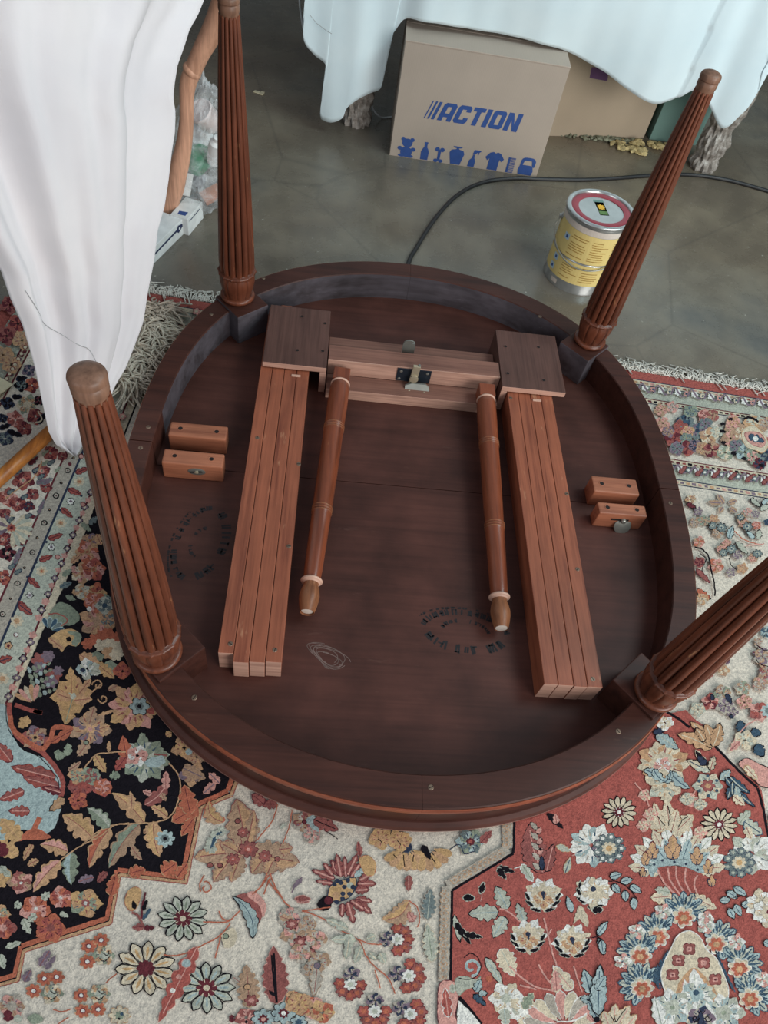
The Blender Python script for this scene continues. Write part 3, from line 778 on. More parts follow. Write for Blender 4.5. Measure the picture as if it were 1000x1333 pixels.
icon('comb_icon', ipx(744, 277), ipx(790, 279), .050, [[(0, 0), (.28, 0), (.28, 1), (0, 1)]] + [[(.28, z), (1, z), (1, z + .045), (.28, z + .045)] for z in [i * .09 for i in range(11)]] + [[(.28, .96), (1, .96), (1, 1), (.28, 1)]])
icon('kettlebell_icon', ipx(815, 285), ipx(918, 292), .058, [[(.06, 0), (.86, 0), (.92, .25), (.84, .5), (.7, .56), (.2, .56), (.06, .5), (0, .25)], [(.06, .48), (.2, .48), (.28, .8), (.24, .98), (.14, .92), (.08, .8)], [(.24, .98), (.28, .82), (.72, .82), (.78, .98), (.66, 1), (.36, 1)], [(.72, .82), (.80, .48), (.94, .48), (.96, .8), (.9, .92), (.78, .98)]])

p, q = U(716, 177, FL), U(838, 179.5, FL)
rz2 = math.atan2(q[1] - p[1], q[0] - p[0]); w2 = math.hypot(q[0] - p[0], q[1] - p[1])
e = np.array([math.cos(rz2), math.sin(rz2)]); p2 = q[:2] - e * 0.46
b2 = carton('cardboard_box', 'plain tan cardboard box half hidden behind the printed box under the cloth', (p2[0], p2[1], FL), rz2, 0.46, .30, .36, M['card2'])
mk = V(775, 100, (q[0], q[1], 0), (e[1], -e[0], 0))
s_ = np.dot(mk[:2] - p2, e)
M['purple'] = plain('purple_print', (110, 76, 118), .7)
mesh('purple_mark', [(s_ - .02, -.0008, mk[2] - FL - .004), (s_ + .05, -.0008, mk[2] - FL - .012), (s_ + .04, -.0008, mk[2] - FL + .03), (s_ - .025, -.0008, mk[2] - FL + .03)], [(0, 1, 2, 3)], M['purple'], b2)
p, q = U(842, 183, FL), U(899, 183, FL)
carton('carton', 'small teal green carton beside the plain tan box under the cloth', (p[0] + .012, p[1] + .012, FL), 0.02, q[0] - p[0], .26, .30, M['teal'])
# crumbly yellowish debris along the foot of the boxes
M['debris'] = plain('pale_yellow_debris', (196, 178, 128), .95, 0, .35, 60); M['debris2'] = plain('grey_green_debris', (138, 142, 122), .95, 0, .35, 60)
def crumbs(name, label, pts, n, sz, mat):
    bm = bmesh.new(); r_ = random.Random(11)
    for i in range(n):
        x0, y0, x1, y1 = r_.choice(pts); t = r_.random()
        P = U(x0 + (x1 - x0) * t + r_.uniform(-4, 4), y0 + (y1 - y0) * t + r_.uniform(-3, 3), FL)
        s = r_.uniform(.5, 1.3) * sz
        vs = bmesh.ops.create_icosphere(bm, subdivisions=1, radius=s)['verts']
        k = Matrix.Diagonal((r_.uniform(.8, 2.2), r_.uniform(.7, 1.3), r_.uniform(.35, .8), 1))
        rr = Matrix.Rotation(r_.uniform(0, 6), 4, 'Z')
        for v in vs: v.co = rr @ (k @ (v.co + Vector((r_.uniform(-.2, .2) * s, r_.uniform(-.2, .2) * s, r_.uniform(-.2, .2) * s))))
        zm = min(v.co.z for v in vs)
        for v in vs: v.co += Vector((P[0], P[1], FL - zm))
    o = from_bm(name, bm, M[mat]); tag(o, label, 'debris', None, 'stuff'); return o
crumbs('crumbled_foam', 'yellowish crumbled foam debris on the floor in front of the tan box', [(800, 186, 865, 192), (805, 192, 838, 200), (846, 188, 870, 196)], 110, .010, 'debris')
crumbs('floor_dust', 'grey green dusty crumbs along the foot of the tan box', [(722, 174, 800, 183), (770, 178, 830, 186)], 120, .006, 'debris2')

# ------------------------------------------------------------------ paint can
can = thing('paint_can', 'yellow labelled paint can with silver rim and red ringed lid behind the table', 'can', (0.506, 0.864, FL))
M['tin'] = plain('tinplate', (186, 188, 186), .28, .75); M['yellow'] = plain('yellow_label', (228, 204, 132), .45, 0, .06, 12)
M['red'] = plain('dark_red_lid', (150, 52, 64), .4); M['lid'] = plain('grey_lid', (138, 128, 126), .5); M['ltext'] = plain('ochre_small_print', (168, 128, 56), .6)
M['pblue'] = plain('pale_blue_print', (186, 210, 224), .6); M['greend'] = plain('green_print', (96, 130, 70), .6); M['dark'] = plain('dark_print', (52, 54, 52), .6); M['orange'] = plain('yellow_flower_print', (232, 178, 50), .6)
RC_ = 0.0925
lathe('can_body', [(RC_ - .003, 0.002), (RC_ + .0012, 0), (RC_ + .0016, .003), (RC_, .006), (RC_, .094), (RC_ - .0012, .096), (RC_, .098), (RC_, .204), (RC_ - .002, .206)], M['tin'], can, 64)
lathe('rim', [(RC_ - .010, .204)] + torus_prof(RC_ - .0005, .0042, .2105) + [(RC_ - .004, .2155), (RC_ - .009, .2135), (RC_ - .011, .209)], M['tin'], can, 64)
lathe('lid_ring', [(RC_ - .030, .2085), (RC_ - .030, .2105), (RC_ - .022, .212), (RC_ - .013, .2115), (RC_ - .009, .2095), (RC_ - .009, .2085)], M['red'], can, 64)
lathe('lid_center', [(RC_ - .0305, .204), (RC_ - .0305, .2078), (.02, .2083)], M['lid'], can, 48)
def wrap(name, a0, a1, z0, z1, mat, off=.0005, n=None):
    n = n or max(2, int(abs(a1 - a0) / .09)); V_, F_ = [], []
    for i in range(n + 1):
        a = math.radians(a0) * (1 - i / n) + math.radians(a1) * i / n
        for z in (z0, z1): V_.append(((RC_ + off) * math.cos(a), (RC_ + off) * math.sin(a), z))
    for i in range(n): F_.append((2 * i, 2 * i + 2, 2 * i + 3, 2 * i + 1))
    return mesh(name, V_, F_, M[mat], can)
wrap('label', -180, 180, .030, .093, 'yellow', .0004, 64); wrap('label', -180, 180, .099, .182, 'yellow', .0004, 64); wrap('pale_band', -180, 180, .1825, .199, 'white', .0003, 64)
r_ = random.Random(8)
V_, F_ = [], []
def pr(a0, a1, z0, z1):
    k = max(1, int((a1 - a0) / 6)); i = len(V_)
    for j in range(k + 1):
        a = math.radians(a0 + (a1 - a0) * j / k)
        for z in (z0, z1): V_.append(((RC_ + .0008) * math.cos(a), (RC_ + .0008) * math.sin(a), z))
    for j in range(k): F_.append((i + 2 * j, i + 2 * j + 2, i + 2 * j + 3, i + 2 * j + 1))
for (ca, cb) in ((-142, -108), (-104, -72), (-66, -36), (150, 180)):
    for z in [.165, .158, .151, .144, .137, .130, .123, .116, .109]:
        if r_.random() < .85: pr(ca + r_.uniform(0, 3), cb - r_.uniform(0, 14), z, z + .0022)
    for z in [.083, .076, .069, .062, .055, .048, .041]:
        if r_.random() < .8: pr(ca + r_.uniform(0, 3), cb - r_.uniform(0, 14), z, z + .0022)
tag(mesh('small_print', V_, F_, M['ltext'], can), None, None, None, 'stuff')
for a, z in ((-150, .150), (-158, .078), (-160, .048)):
    wrap('picture_square', a - 6, a + 5, z - .009, z + .009, 'pblue', .0010, 3)
    wrap('picture_mark', a - 2.5, a + 2.0, z - .004, z + .004, 'blue', .0014, 2)
wrap('bar_code', -152, -138, .008, .021, 'white', .0006, 3)
# small pictured sticker on the lid
def flat(name, pts, mat, z):
    return mesh(name, [(x, y, z) for x, y in pts], [tuple(range(len(pts)))], M[mat], can)
la_ = math.radians(6)
def rotp(pts, cx=.002, cy=.012): return [(cx + x * math.cos(la_) - y * math.sin(la_), cy + x * math.sin(la_) + y * math.cos(la_)) for x, y in pts]
flat('sticker', rotp([(-.0125, -.036), (.0135, -.036), (.0135, .027), (-.0125, .027)]), 'dark', .2090)
flat('sticker_field', rotp([(-.0112, -.0325), (.0122, -.0325), (.0122, -.016), (-.0112, -.016)]), 'greend', .2092)
flat('sticker_flower', rotp([(.0005 + (.0125 if i % 2 == 0 else .0085) * math.cos(PI * i / 8), .002 + (.0145 if i % 2 == 0 else .010) * math.sin(PI * i / 8)) for i in range(16)]), 'orange', .2094)
flat('sticker_band', rotp([(-.016, .026), (.018, .026), (.014, .037), (-.013, .037)]), 'teal', .2091)
# wire bail hanging down over the front
pts = []
for i in range(33):
    t = i / 32; a = math.radians(172 + (338 - 172) * t); s = math.sin(PI * t)
    rr = RC_ + .006 + .010 * (1 - s) * (s > .02) + .0
    pts.append((rr * math.cos(a), rr * math.sin(a), .172 - .088 * s ** .55))
tube('wire_handle', pts, .0019, M['iron'], can, 8)
for a in (172, 338):
    a = math.radians(a); m_ = Matrix.Translation((RC_ * math.cos(a), RC_ * math.sin(a), .172)) @ Matrix.Rotation(a, 4, 'Z') @ Matrix.Rotation(PI / 2, 4, 'Y')
    lathe('handle_ear', [(.0095, -.002), (.0095, .003), (.005, .006), (.0045, .010)], M['tin'], can, 20, m_)

# ------------------------------------------------------------------ cables, stick, scrap
M['rubber'] = plain('black_rubber', (30, 30, 32), .5); M['wcord'] = plain('white_cord_plastic', (214, 220, 222), .5)
cab = [(534, 337), (541, 325), (556, 300), (572, 278), (592, 257), (614, 243), (640, 235), (675, 232), (700, 233), (760, 234), (800, 232), (840, 229), (880, 227), (915, 229), (950, 235), (980, 243), (1010, 252), (1060, 270)]
cpts = [U(x, y, FL + .006) for x, y in cab]
cpts = [np.array([cpts[0][0] - .03, cpts[0][1] - .14, FL + .006])] + cpts
tag(tube('power_cable', catmull(cpts, 6), .0062, M['rubber'], None, 10), 'black power cable curving across the concrete from the table to the boxes', 'cable')
wc = [V(x, y, (0, 1.60, 0), (0, 1, 0)) for x, y in ((481, 95), (480, 118), (484, 138), (491, 149))] + [U(498, 153, FL + .004), U(510, 152, FL + .004)]
tag(tube('thin_cable', catmull(wc, 6), .0030, M['wcord'], None, 8), 'thin white cord hanging beside the left carved table leg', 'cord')
wc = [V(x, y, (0, 1.7, 0), (0, 1, 0)) for x, y in ((388, -60), (390, 0), (392, 20), (395, 38), (396, 47), (394, 30), (392, 0), (391, -60))]
wc = [p + np.array([.004 * i, 0, 0]) * 0 for i, p in enumerate(wc)]
tag(tube('thin_cable', catmull(wc[:5], 6), .0030, M['wcord'], None, 8), 'thin white cord hanging at the left edge of the bluish white cloth', 'cord')
M['stick'] = wood('orange_varnished_wood', (198, 126, 58), (170, 100, 44), 'y', .4, .8)
s0, s1 = U(-60, 678, 0.013), U(92, 538, 0.013)
d = (s1 - s0); s1 = s0 + d * 1.25
mx = Vector(d).to_track_quat('Z', 'Y').to_matrix().to_4x4()
Ls = float(np.linalg.norm(s1 - s0))
tag(lathe('wooden_stick', [(.009, 0), (.0115, .004), (.0135, .02), (.0140, Ls * .5), (.0135, Ls - .02), (.011, Ls - .003), (.009, Ls)], M['stick'], None, 20, Matrix.Translation(Vector(s0)) @ mx), 'orange varnished wooden rod lying on the rug under the cloth point', 'rod')
M['paper'] = plain('cream_paper', (216, 208, 176), .8)
P = U(337, 121, FL)
bm = bmesh.new(); bm_box(bm, -.018, .012, -.007, .006, 0, .003, .001, Matrix.Translation((P[0], P[1], FL)) @ Matrix.Rotation(-.35, 4, 'Z'))
bm_box(bm, .006, .018, -.010, .009, 0, .004, .001, Matrix.Translation((P[0], P[1], FL)) @ Matrix.Rotation(-.2, 4, 'Z'))
tag(from_bm('paper_scrap', bm, M['paper']), 'tiny cream paper scrap on the dark concrete right of the back-left leg', 'scrap')
for nm, px in (('corner', (-2, 500)),):
    P = U(-14, 502, .0)
    bm = bmesh.new(); bm_box(bm, -.06, .038, -.035, .030, -.0005, .002, .0006, Matrix.Translation((P[0], P[1], .001)) @ Matrix.Rotation(-.5, 4, 'Z'))
    tag(from_bm('card_scrap', bm, M['paper']), 'pale card corner lying on the rug left of the hanging cloth', 'card')

# ------------------------------------------------------------------ see-through bag of odds and ends
def film():
    k = NT('clear_plastic_film'); v = k.coords(); f = k.noise(v, 22, 5, .65)
    k.b.inputs['Base Color'].default_value = (.9, .94, .96, 1); k.b.inputs['Roughness'].default_value = .12
    k.l(k.ramp(f, [(0.38, (.07,) * 3 + (1,)), (0.72, (.5,) * 3 + (1,))]), k.b.inputs['Alpha'])
    k.bump(f, 1.0, .015); return k.m
M['film'] = film()
YB = 1.02
def B_(x, y, d=0.0): return V(x, y, (0, YB + d, 0), (0, 1, 0))
from mathutils import noise as mn
top_, bot_ = B_(262, 104), U(255, 290, FL)
Bc = np.array([(top_[0] + bot_[0]) / 2, YB]); bh = (top_[2] - FL)
bm = bmesh.new()
bmesh.ops.create_icosphere(bm, subdivisions=5, radius=1)
for v in bm.verts:
    p = v.co.copy()
    k = 1 + .16 * mn.noise(p * 2.2) + .2 * abs(mn.noise(p * 4.1 + Vector((3, 1, 2)))) + .05 * mn.noise(p * 11)
    x, y, z = p.x * .105 * k, p.y * .12 * k, p.z * k
    if z > 0: x *= 1 - .55 * min(1, z) ** 1.5; y *= 1 - .55 * min(1, z) ** 1.5
    z = max(z, -.72) + .72
    v.co = Vector((Bc[0] + x + .02 * (z - .8), Bc[1] + y, FL + .001 + z / 1.78 * bh))
bag = from_bm('plastic_bag', bm, M['film'], None, True)
tag(bag, 'crumpled clear plastic bag of odds and ends behind the back-left leg', 'bag')
M['green'] = plain('green_plastic', (62, 158, 116), .35); M['wplas'] = plain('white_plastic', (232, 235, 234), .45); M['bplas'] = plain('dark_grey_plastic', (40, 48, 62), .45); M['salmon'] = plain('salmon_card', (206, 150, 128), .7); M['pinkw'] = plain('pinkish_white_plastic', (222, 206, 202), .4)
M['navy'] = plain('navy_print', (34, 44, 82), .6)
def at(x, y, d, rx=0, ry=0, rz=0, dz=0.0):
    P = B_(x, y, d); return Matrix.Translation((P[0], P[1], max(P[2], FL + .004) + dz)) @ Matrix.Rotation(rz, 4, 'Z') @ Matrix.Rotation(ry, 4, 'Y') @ Matrix.Rotation(rx, 4, 'X')
def inbag(name, label, cat, mat, prof=None, box=None, m=None):
    bm = bmesh.new()
    if prof: bm_lathe(bm, prof, 28, m)
    else: bm_box(bm, -box[0], box[0], -box[1], box[1], -box[2], box[2], .003, m)
    o = from_bm(name, bm, M[mat], None, True); tag(o, label, cat); return o
inbag('green_bottle', 'green plastic bottle inside the clear bag', 'bottle', 'green', [(.010, -.055), (.030, -.052), (.033, -.04), (.033, .025), (.024, .04), (.013, .048), (.013, .060), (.004, .062)], None, at(258, 208, -.035, .5, .55, 0))
inbag('white_bottle', 'white plastic bottle inside the clear bag beside the green bottle', 'bottle', 'wplas', [(.008, -.04), (.020, -.038), (.021, .01), (.019, .028), (.010, .036), (.010, .046), (.004, .048)], None, at(281, 196, -.085, .3, .2, 0))
inbag('pinkish_cup', 'pinkish white plastic cup near the top of the clear bag', 'cup', 'pinkw', [(.026, -.032), (.030, -.030), (.034, .026), (.031, .030), (.029, .026)], None, at(268, 152, 0, .5, -.5, 0))
inbag('white_tub', 'small white tub under the pinkish cup inside the clear bag', 'tub', 'wplas', [(.028, -.014), (.031, -.012), (.032, .010), (.034, .012), (.034, .016), (.010, .018)], None, at(260, 180, .02, .4, .3, 0))
inbag('dark_case', 'dark grey plastic case low inside the clear bag', 'case', 'bplas', None, (.030, .012, .016), at(252, 232, -.04, .3, .6, .3))
inbag('white_card', 'white folded card standing beside the dark case in the clear bag', 'card', 'wplas', None, (.014, .003, .03), at(243, 240, -.075, -.3, .25, .2))
inbag('salmon_packet', 'salmon coloured card packet at the foot of the clear bag', 'packet', 'salmon', None, (.030, .02, .008), at(276, 258, -.03, .3, -.3, .6, .012))
# white cartons in front of the bag, one with a navy pointed stripe
def flatbox(name, label, pa, pb, depth, hgt, deco):
    ca = np.array(U(*pa, FL)); cb2 = np.array(U(*pb, FL)); cd = cb2 - ca; az = math.atan2(cd[1], cd[0]); cl = float(np.linalg.norm(cd[:2]))
    bo = thing(name, label, 'box', (ca[0], ca[1], FL)); bo.rotation_euler = (0, 0, az)
    board('carton', 0, cl, 0, depth, 0, hgt, M['wplas'], bo, .0015)
    if deco:
        mesh('navy_stripe', [(.02, -.0007, .022), (cl - .035, -.0007, .026), (cl - .035, -.0007, .032), (.02, -.0007, .027)], [(0, 1, 2, 3)], M['navy'], bo)
        mesh('navy_point', [(cl - .040, -.0008, .029), (cl - .028, -.0008, .018), (cl - .006, -.0008, .026), (cl - .006, -.0008, .034), (cl - .028, -.0008, .040)], [(0, 1, 2, 3, 4)], M['navy'], bo)
        mesh('white_eye', [(cl - .022 + .004 * math.cos(i * .7854), -.0010, .029 + .004 * math.sin(i * .7854)) for i in range(8)], [tuple(range(8))], M['wplas'], bo)
        mesh('navy_dot', [(.045 + .003 * math.cos(i * .7854), .04 + .003 * math.sin(i * .7854), hgt + .0003) for i in range(8)], [tuple(range(8))], M['navy'], bo)
    else:
        mesh('navy_stripe', [(cl * .1, -.0007, hgt - .012), (cl * .8, -.0007, hgt - .012), (cl * .8, -.0007, hgt - .009), (cl * .1, -.0007, hgt - .009)], [(0, 1, 2, 3)], M['navy'], bo)
        mesh('blue_mark', [(.012, .012, hgt + .0003), (.03, .012, hgt + .0003), (.026, .036, hgt + .0003), (.010, .034, hgt + .0003)], [(0, 1, 2, 3)], M['blue'], bo)
    return bo
flatbox('leaflet_box', 'flat white box with a navy pointed stripe at the foot of the clear bag', (194, 350), (240, 304), .075, .045, True)
flatbox('small_box', 'small white box with a blue mark between the clear bag and the striped box', (246, 307), (265, 284), .05, .05, False)

# ------------------------------------------------------------------ the patterned rug
# Every motif is a flat tuft of coloured pile laid on the rug's own plane.  Outlines were read off in pixels and
# carried to the floor once; colours are the wool's own.
def rug_mat():
    k = NT('knotted_wool'); v = k.coords()
    at = k.n('ShaderNodeAttribute', attribute_name='wool')
    f = k.noise(v, 420, 2, .7); g = k.noise(v, 150, 3, .6); h = k.noise(v, 4, 4)
    c = k.mix(1.0, at.outputs['Color'], k.ramp(f, [(0.25, (.62, .62, .64, 1)), (0.6, (1.06, 1.05, 1.04, 1))]), 'MULTIPLY')
    c = k.mix(1.0, c, k.ramp(g, [(0.3, (.74, .75, .76, 1)), (0.62, (1.08, 1.07, 1.05, 1))]), 'MULTIPLY')
    c = k.mix(.5, c, k.ramp(h, [(0.3, (.84, .85, .88, 1)), (0.7, (1.05, 1.03, 1.0, 1))]), 'MULTIPLY')
    k.l(c, k.b.inputs['Base Color']); k.b.inputs['Roughness'].default_value = .97; k.b.inputs['Specular IOR Level'].default_value = .08
    ad = k.n('ShaderNodeMath', operation='ADD'); k.l(f, ad.inputs[0]); k.l(g, ad.inputs[1]); k.bump(ad.outputs[0], .55, .002)
    return k.m
M['wool'] = rug_mat()
PAL = {'K': (28, 25, 31), 'N': (54, 62, 82), 'C': (222, 214, 200), 'W': (226, 226, 220), 'R': (163, 90, 83), 'O': (184, 108, 86), 'T': (194, 156, 122),
       'B': (166, 184, 184), 'G': (142, 152, 134), 'L': (184, 188, 174), 'M': (104, 50, 58), 'P': (208, 156, 146), 'D': (66, 88, 106), 'Y': (198, 162, 118),
       'S': (176, 146, 122), 'V': (128, 112, 124), 'X': (210, 198, 174), 'H': (176, 168, 156), 'E': (116, 128, 128), 'Q': (150, 92, 88)}
RZ0 = -0.0062; RZ = [RZ0]
RV, RF, RCOL = [], [], []
rj = random.Random(21)
FR = {'A': (0, 580, 1 / 6.056), 'B': (0, 780, .22), 'C': (0, 960, .24), 'D': (120, 900, .2), 'E': (0, 1150, .2), 'F': (180, 1120, .22), 'G': (380, 1100, .22), 'H': (230, 1020, .21),
      'I': (570, 1060, .22), 'J': (770, 1020, .23), 'K': (770, 1160, .23), 'L': (840, 880, .16), 'M': (880, 640, .12), 'N': (880, 780, .135), 'O': (820, 480, .18), 'P': (0, 380, .165), '1': (0, 0, 1)}
cur = ['1']
def F(k): cur[0] = k
def px(x, y):
    a, b, s = FR[cur[0]]; return (a + x * s, b + y * s)
def scl(): return FR[cur[0]][2]
def lay(): RZ[0] += 5.0e-7
def emit(col, pts, jit=.55, step=2.6):
    jit *= 1.35
    # pts in photograph pixels; resample and roughen like knots
    out = []
    n = len(pts)
    for i in range(n):
        (x0, y0), (x1, y1) = pts[i], pts[(i + 1) % n]
        d = math.hypot(x1 - x0, y1 - y0); m = max(1, int(d / step))
        for j in range(m):
            t = j / m; out.append((x0 + (x1 - x0) * t + rj.uniform(-jit, jit), y0 + (y1 - y0) * t + rj.uniform(-jit, jit)))
    RZ[0] += 7.0e-7
    i0 = len(RV)
    for x, y in out:
        p = U(x, y, RZ0); RV.append((p[0], p[1], RZ[0]))
    RF.append(tuple(range(i0, i0 + len(out)))); RCOL.append(col)
def poly(col, pts, smooth=True, out=None, w=1.0, jit=.55):
    q = [px(*p) for p in pts]
    if smooth: q = [tuple(p) for p in catmull(q, 4, True)]
    if out:
        lay(); cx = sum(p[0] for p in q) / len(q); cy = sum(p[1] for p in q) / len(q)
        ribbon(out, q + [q[0]], w * 2, jit)
    lay(); emit(col, q, jit)
def ribbon(col, q, w, jit=.35, taper=False):
    n = len(q); Lq, Rq = [], []
    for i in range(n):
        a, b = q[max(i - 1, 0)], q[min(i + 1, n - 1)]
        dx, dy = b[0] - a[0], b[1] - a[1]; d = math.hypot(dx, dy) + 1e-9
        ww = w / 2 * (1 if not taper else max(.12, 1 - i / (n - 1)))
        Lq.append((q[i][0] - dy / d * ww, q[i][1] + dx / d * ww)); Rq.append((q[i][0] + dy / d * ww, q[i][1] - dx / d * ww))
    for i in range(n - 1):
        i0 = len(RV)
        for x, y in (Lq[i], Lq[i + 1], Rq[i + 1], Rq[i]):
            p = U(x, y, RZ0); RV.append((p[0], p[1], RZ[0]))
        RF.append((i0, i0 + 1, i0 + 2, i0 + 3)); RCOL.append(col)
def stroke(col, w, pts, k=6, taper=False, jit=.5):
    q = [px(*p) for p in pts]
    if len(q) > 2: q = [tuple(p) for p in catmull(q, k)]
    else:
        m = max(2, int(math.hypot(q[1][0] - q[0][0], q[1][1] - q[0][1]) / 4)); q = [(q[0][0] + (q[1][0] - q[0][0]) * i / m, q[0][1] + (q[1][1] - q[0][1]) * i / m) for i in range(m + 1)]
    q = [(x + rj.uniform(-jit, jit), y + rj.uniform(-jit, jit)) for x, y in q]
    lay(); ribbon(col, q, w, 0, taper)
ASP = .9
def rad(cx, cy, r, n, k0, k1, ph=0, m=None):
    m = m or n * 6
    return [(cx + r * (k0 + k1 * abs(math.cos(n / 2 * (t) )) ) * math.cos(t + ph), cy + ASP * r * (k0 + k1 * abs(math.cos(n / 2 * t))) * math.sin(t + ph)) for t in [2 * PI * i / m for i in range(m)]]
def dot(col, x, y, r, out=None, ow=.9):
    cx, cy = px(x, y); r *= scl()
    if out: lay(); emit(out, [(cx + (r + ow) * math.cos(t), cy + ASP * (r + ow) * math.sin(t)) for t in [PI / 5 * i for i in range(10)]], .3)
    lay(); emit(col, [(cx + r * math.cos(t), cy + ASP * r * math.sin(t)) for t in [PI / 5 * i for i in range(10)]], .3)
def petal(cx, cy, a, r0, r1, w, tip=.5):
    ca, sa = math.cos(a), math.sin(a)
    sh = [(r0, 0), (r0 + (r1 - r0) * .35, w * .7), (r0 + (r1 - r0) * .7, w), (r0 + (r1 - r0) * .9, w * tip), (r1, 0), (r0 + (r1 - r0) * .9, -w * tip), (r0 + (r1 - r0) * .7, -w), (r0 + (r1 - r0) * .35, -w * .7)]
    return [(cx + u * ca - v * sa, cy + ASP * (u * sa + v * ca)) for u, v in sh]
def daisy(x, y, r, n, fill, out, c1='M', c2='X', ph=.2, inner=.36, ow=1.3, tone=None):
    cx, cy = px(x, y); r *= scl(); w = r * PI / n * .66
    lay()
    for i in range(n): emit(out, petal(cx, cy, ph + 2 * PI * i / n, r * .2, r + ow, w + ow * .6), .45)
    lay()
    for i in range(n): emit(fill, petal(cx, cy, ph + 2 * PI * i / n, r * .22, r - ow * .5, w - ow * .55), .4)
    if tone:
        lay()
        for i in range(n): emit(tone, petal(cx, cy, ph + 2 * PI * i / n, r * .3, r * .8, w * .28), .3)
    lay(); emit(c1, rad(cx, cy, r * inner, 8, .8, .25), .4)
    lay(); emit(c2, rad(cx, cy, r * .12, 6, 1, 0), .3)
    lay()
    for i in range(8): 
        a = i * PI / 4 + ph; emit(c2, [(cx + r * .2 * math.cos(a), cy + ASP * r * .2 * math.sin(a)), (cx + r * inner * .95 * math.cos(a + .09), cy + ASP * r * inner * .95 * math.sin(a + .09)), (cx + r * inner * .95 * math.cos(a - .09), cy + ASP * r * inner * .95 * math.sin(a - .09))], .2)
def ros(x, y, r, n, col, out=None, c=None, ow=1.1, ph=0, c2=None, k=.3):
    cx, cy = px(x, y); r *= scl()
    if out: lay(); emit(out, rad(cx, cy, r + ow, n, 1 - k, k, ph), .4)
    lay(); emit(col, rad(cx, cy, r, n, 1 - k, k, ph), .5)
    if c: lay(); emit(c, rad(cx, cy, r * .45, n, .75, .3, ph), .3)
    if c2: lay(); emit(c2, rad(cx, cy, r * .2, 6, 1, 0), .25)
def ruff(x, y, r, n, cols, ph=0, c=None, cr=.4, c2=None, deep=.45):
    # ragged palmette: overlapping pointed petals in mixed colours
    cx, cy = px(x, y); r *= scl() * 1.12; w = r * PI / n * 1.1
    n2 = int(n * 1.35); w = r * PI / n2 * 1.25
    for i in range(n2): emit(cols[i % len(cols)], petal(cx, cy, ph + 2 * PI * i / n2, r * .1, r * (1.06 if i % 2 == 0 else .84) * rj.uniform(.92, 1.08), w, .42), .7)
    for i in range(n2): emit(cols[(i + 1) % len(cols)], petal(cx, cy, ph + 2 * PI * (i + .5) / n2, r * .15, r * .66, w * .6, .5), .7)
    dk = {'K': 'N', 'N': 'K', 'M': 'K', 'D': 'K', 'W': 'H', 'X': 'T', 'L': 'E', 'B': 'D', 'G': 'D', 'E': 'N', 'T': 'Q', 'Y': 'Q', 'S': 'Q', 'P': 'Q', 'O': 'M', 'R': 'M', 'Q': 'M', 'V': 'N', 'H': 'V'}
    if r > 6:
        for i in range(n2):
            t = ph + 2 * PI * (i + .25) / n2; ct, st_ = math.cos(t), math.sin(t); e = r * .035 + .25
            emit(dk[cols[i % len(cols)]], [(cx + r * .46 * ct - e * st_, cy + ASP * (r * .46 * st_ + e * ct)), (cx + r * .80 * ct, cy + ASP * r * .80 * st_), (cx + r * .46 * ct + e * st_, cy + ASP * (r * .46 * st_ - e * ct))], .25)
    if c: lay(); emit(c, rad(cx, cy, r * cr, 8, .8, .25), .5)
    if c2: lay(); emit(c2, rad(cx, cy, r * cr * .45, 6, .9, .15), .4)
def leaf(x0, y0, x1, y1, w, col, out=None, lob=0, vein=None, bend=0, ow=1.1, vw=1.2, two=None):
    a = px(x0, y0); b = px(x1, y1); w *= scl() * (1.28 if cur[0] in 'BCD' else 1.1)
    dx, dy = b[0] - a[0], b[1] - a[1]; L = math.hypot(dx, dy) + 1e-6; ux, uy = dx / L, dy / L; nx, ny = -uy, ux
    def pt(t, v):
        bb = bend * L * 4 * t * (1 - t); return (a[0] + ux * L * t + nx * (v + bb), a[1] + uy * L * t + ny * (v + bb))
    m = 18
    def prof(t, e):
        k = math.sin(PI * min(1, t * 1.02) ** .8) ** .75
        if lob: k *= 1 - .46 * (1 - abs(math.sin(PI * lob * t)) ** .7)
        return (w / 2) * k + e * (.6 if 0 < t < 1 else 0)
    def outline(e):
        A_ = [pt(-e / L + (1 + 2 * e / L) * i / m, prof(i / m, e)) for i in range(m + 1)]
        B_ = [pt(-e / L + (1 + 2 * e / L) * i / m, -prof(i / m, e)) for i in range(m - 1, 0, -1)]
        return A_ + B_
    if out: lay(); emit(out, outline(ow), .4)
    lay(); emit(col, outline(0), .5)
    if two:
        lay(); emit(two, [pt(i / m, 0) for i in range(m + 1)] + [pt(i / m, prof(i / m, 0) * .75) for i in range(m - 1, 0, -1)], .4)
    if not vein and col not in 'KN' and w > (7 if cur[0] in 'BCDHN' else 9): vein = 'M' if col in 'OQRM' else ('D' if col in 'BDE' else ('G' if col in 'LWG' else 'Q')); vw = .9
    if vein: lay(); ribbon(vein, [pt(t / 8 * .86 + .02, 0) for t in range(9)], vw)
def curl(col, w, x, y, r, a0, turns=1.2, sgn=1):
    pts = [(x + r * (1 - .75 * i / 16) * math.cos(a0 + sgn * turns * 2 * PI * i / 16), y + r * (1 - .75 * i / 16) * math.sin(a0 + sgn * turns * 2 * PI * i / 16)) for i in range(17)]
    stroke(col, w, pts, 2)
def fan(x, y, ang, spread, r, n, w, cols, out=None, r0=.2, ow=1.0):
    cx, cy = px(x, y); r *= scl(); w *= scl()
    for i in range(n):
        a = math.radians(ang + spread * (i / max(1, n - 1) - .5))
        if out: lay(); emit(out, petal(cx, cy, a, r * r0, r + ow, w / 2 + ow * .7, .7), .4)
        lay(); emit(cols[i % len(cols)], petal(cx, cy, a, r * r0, r, w / 2, .7), .4)

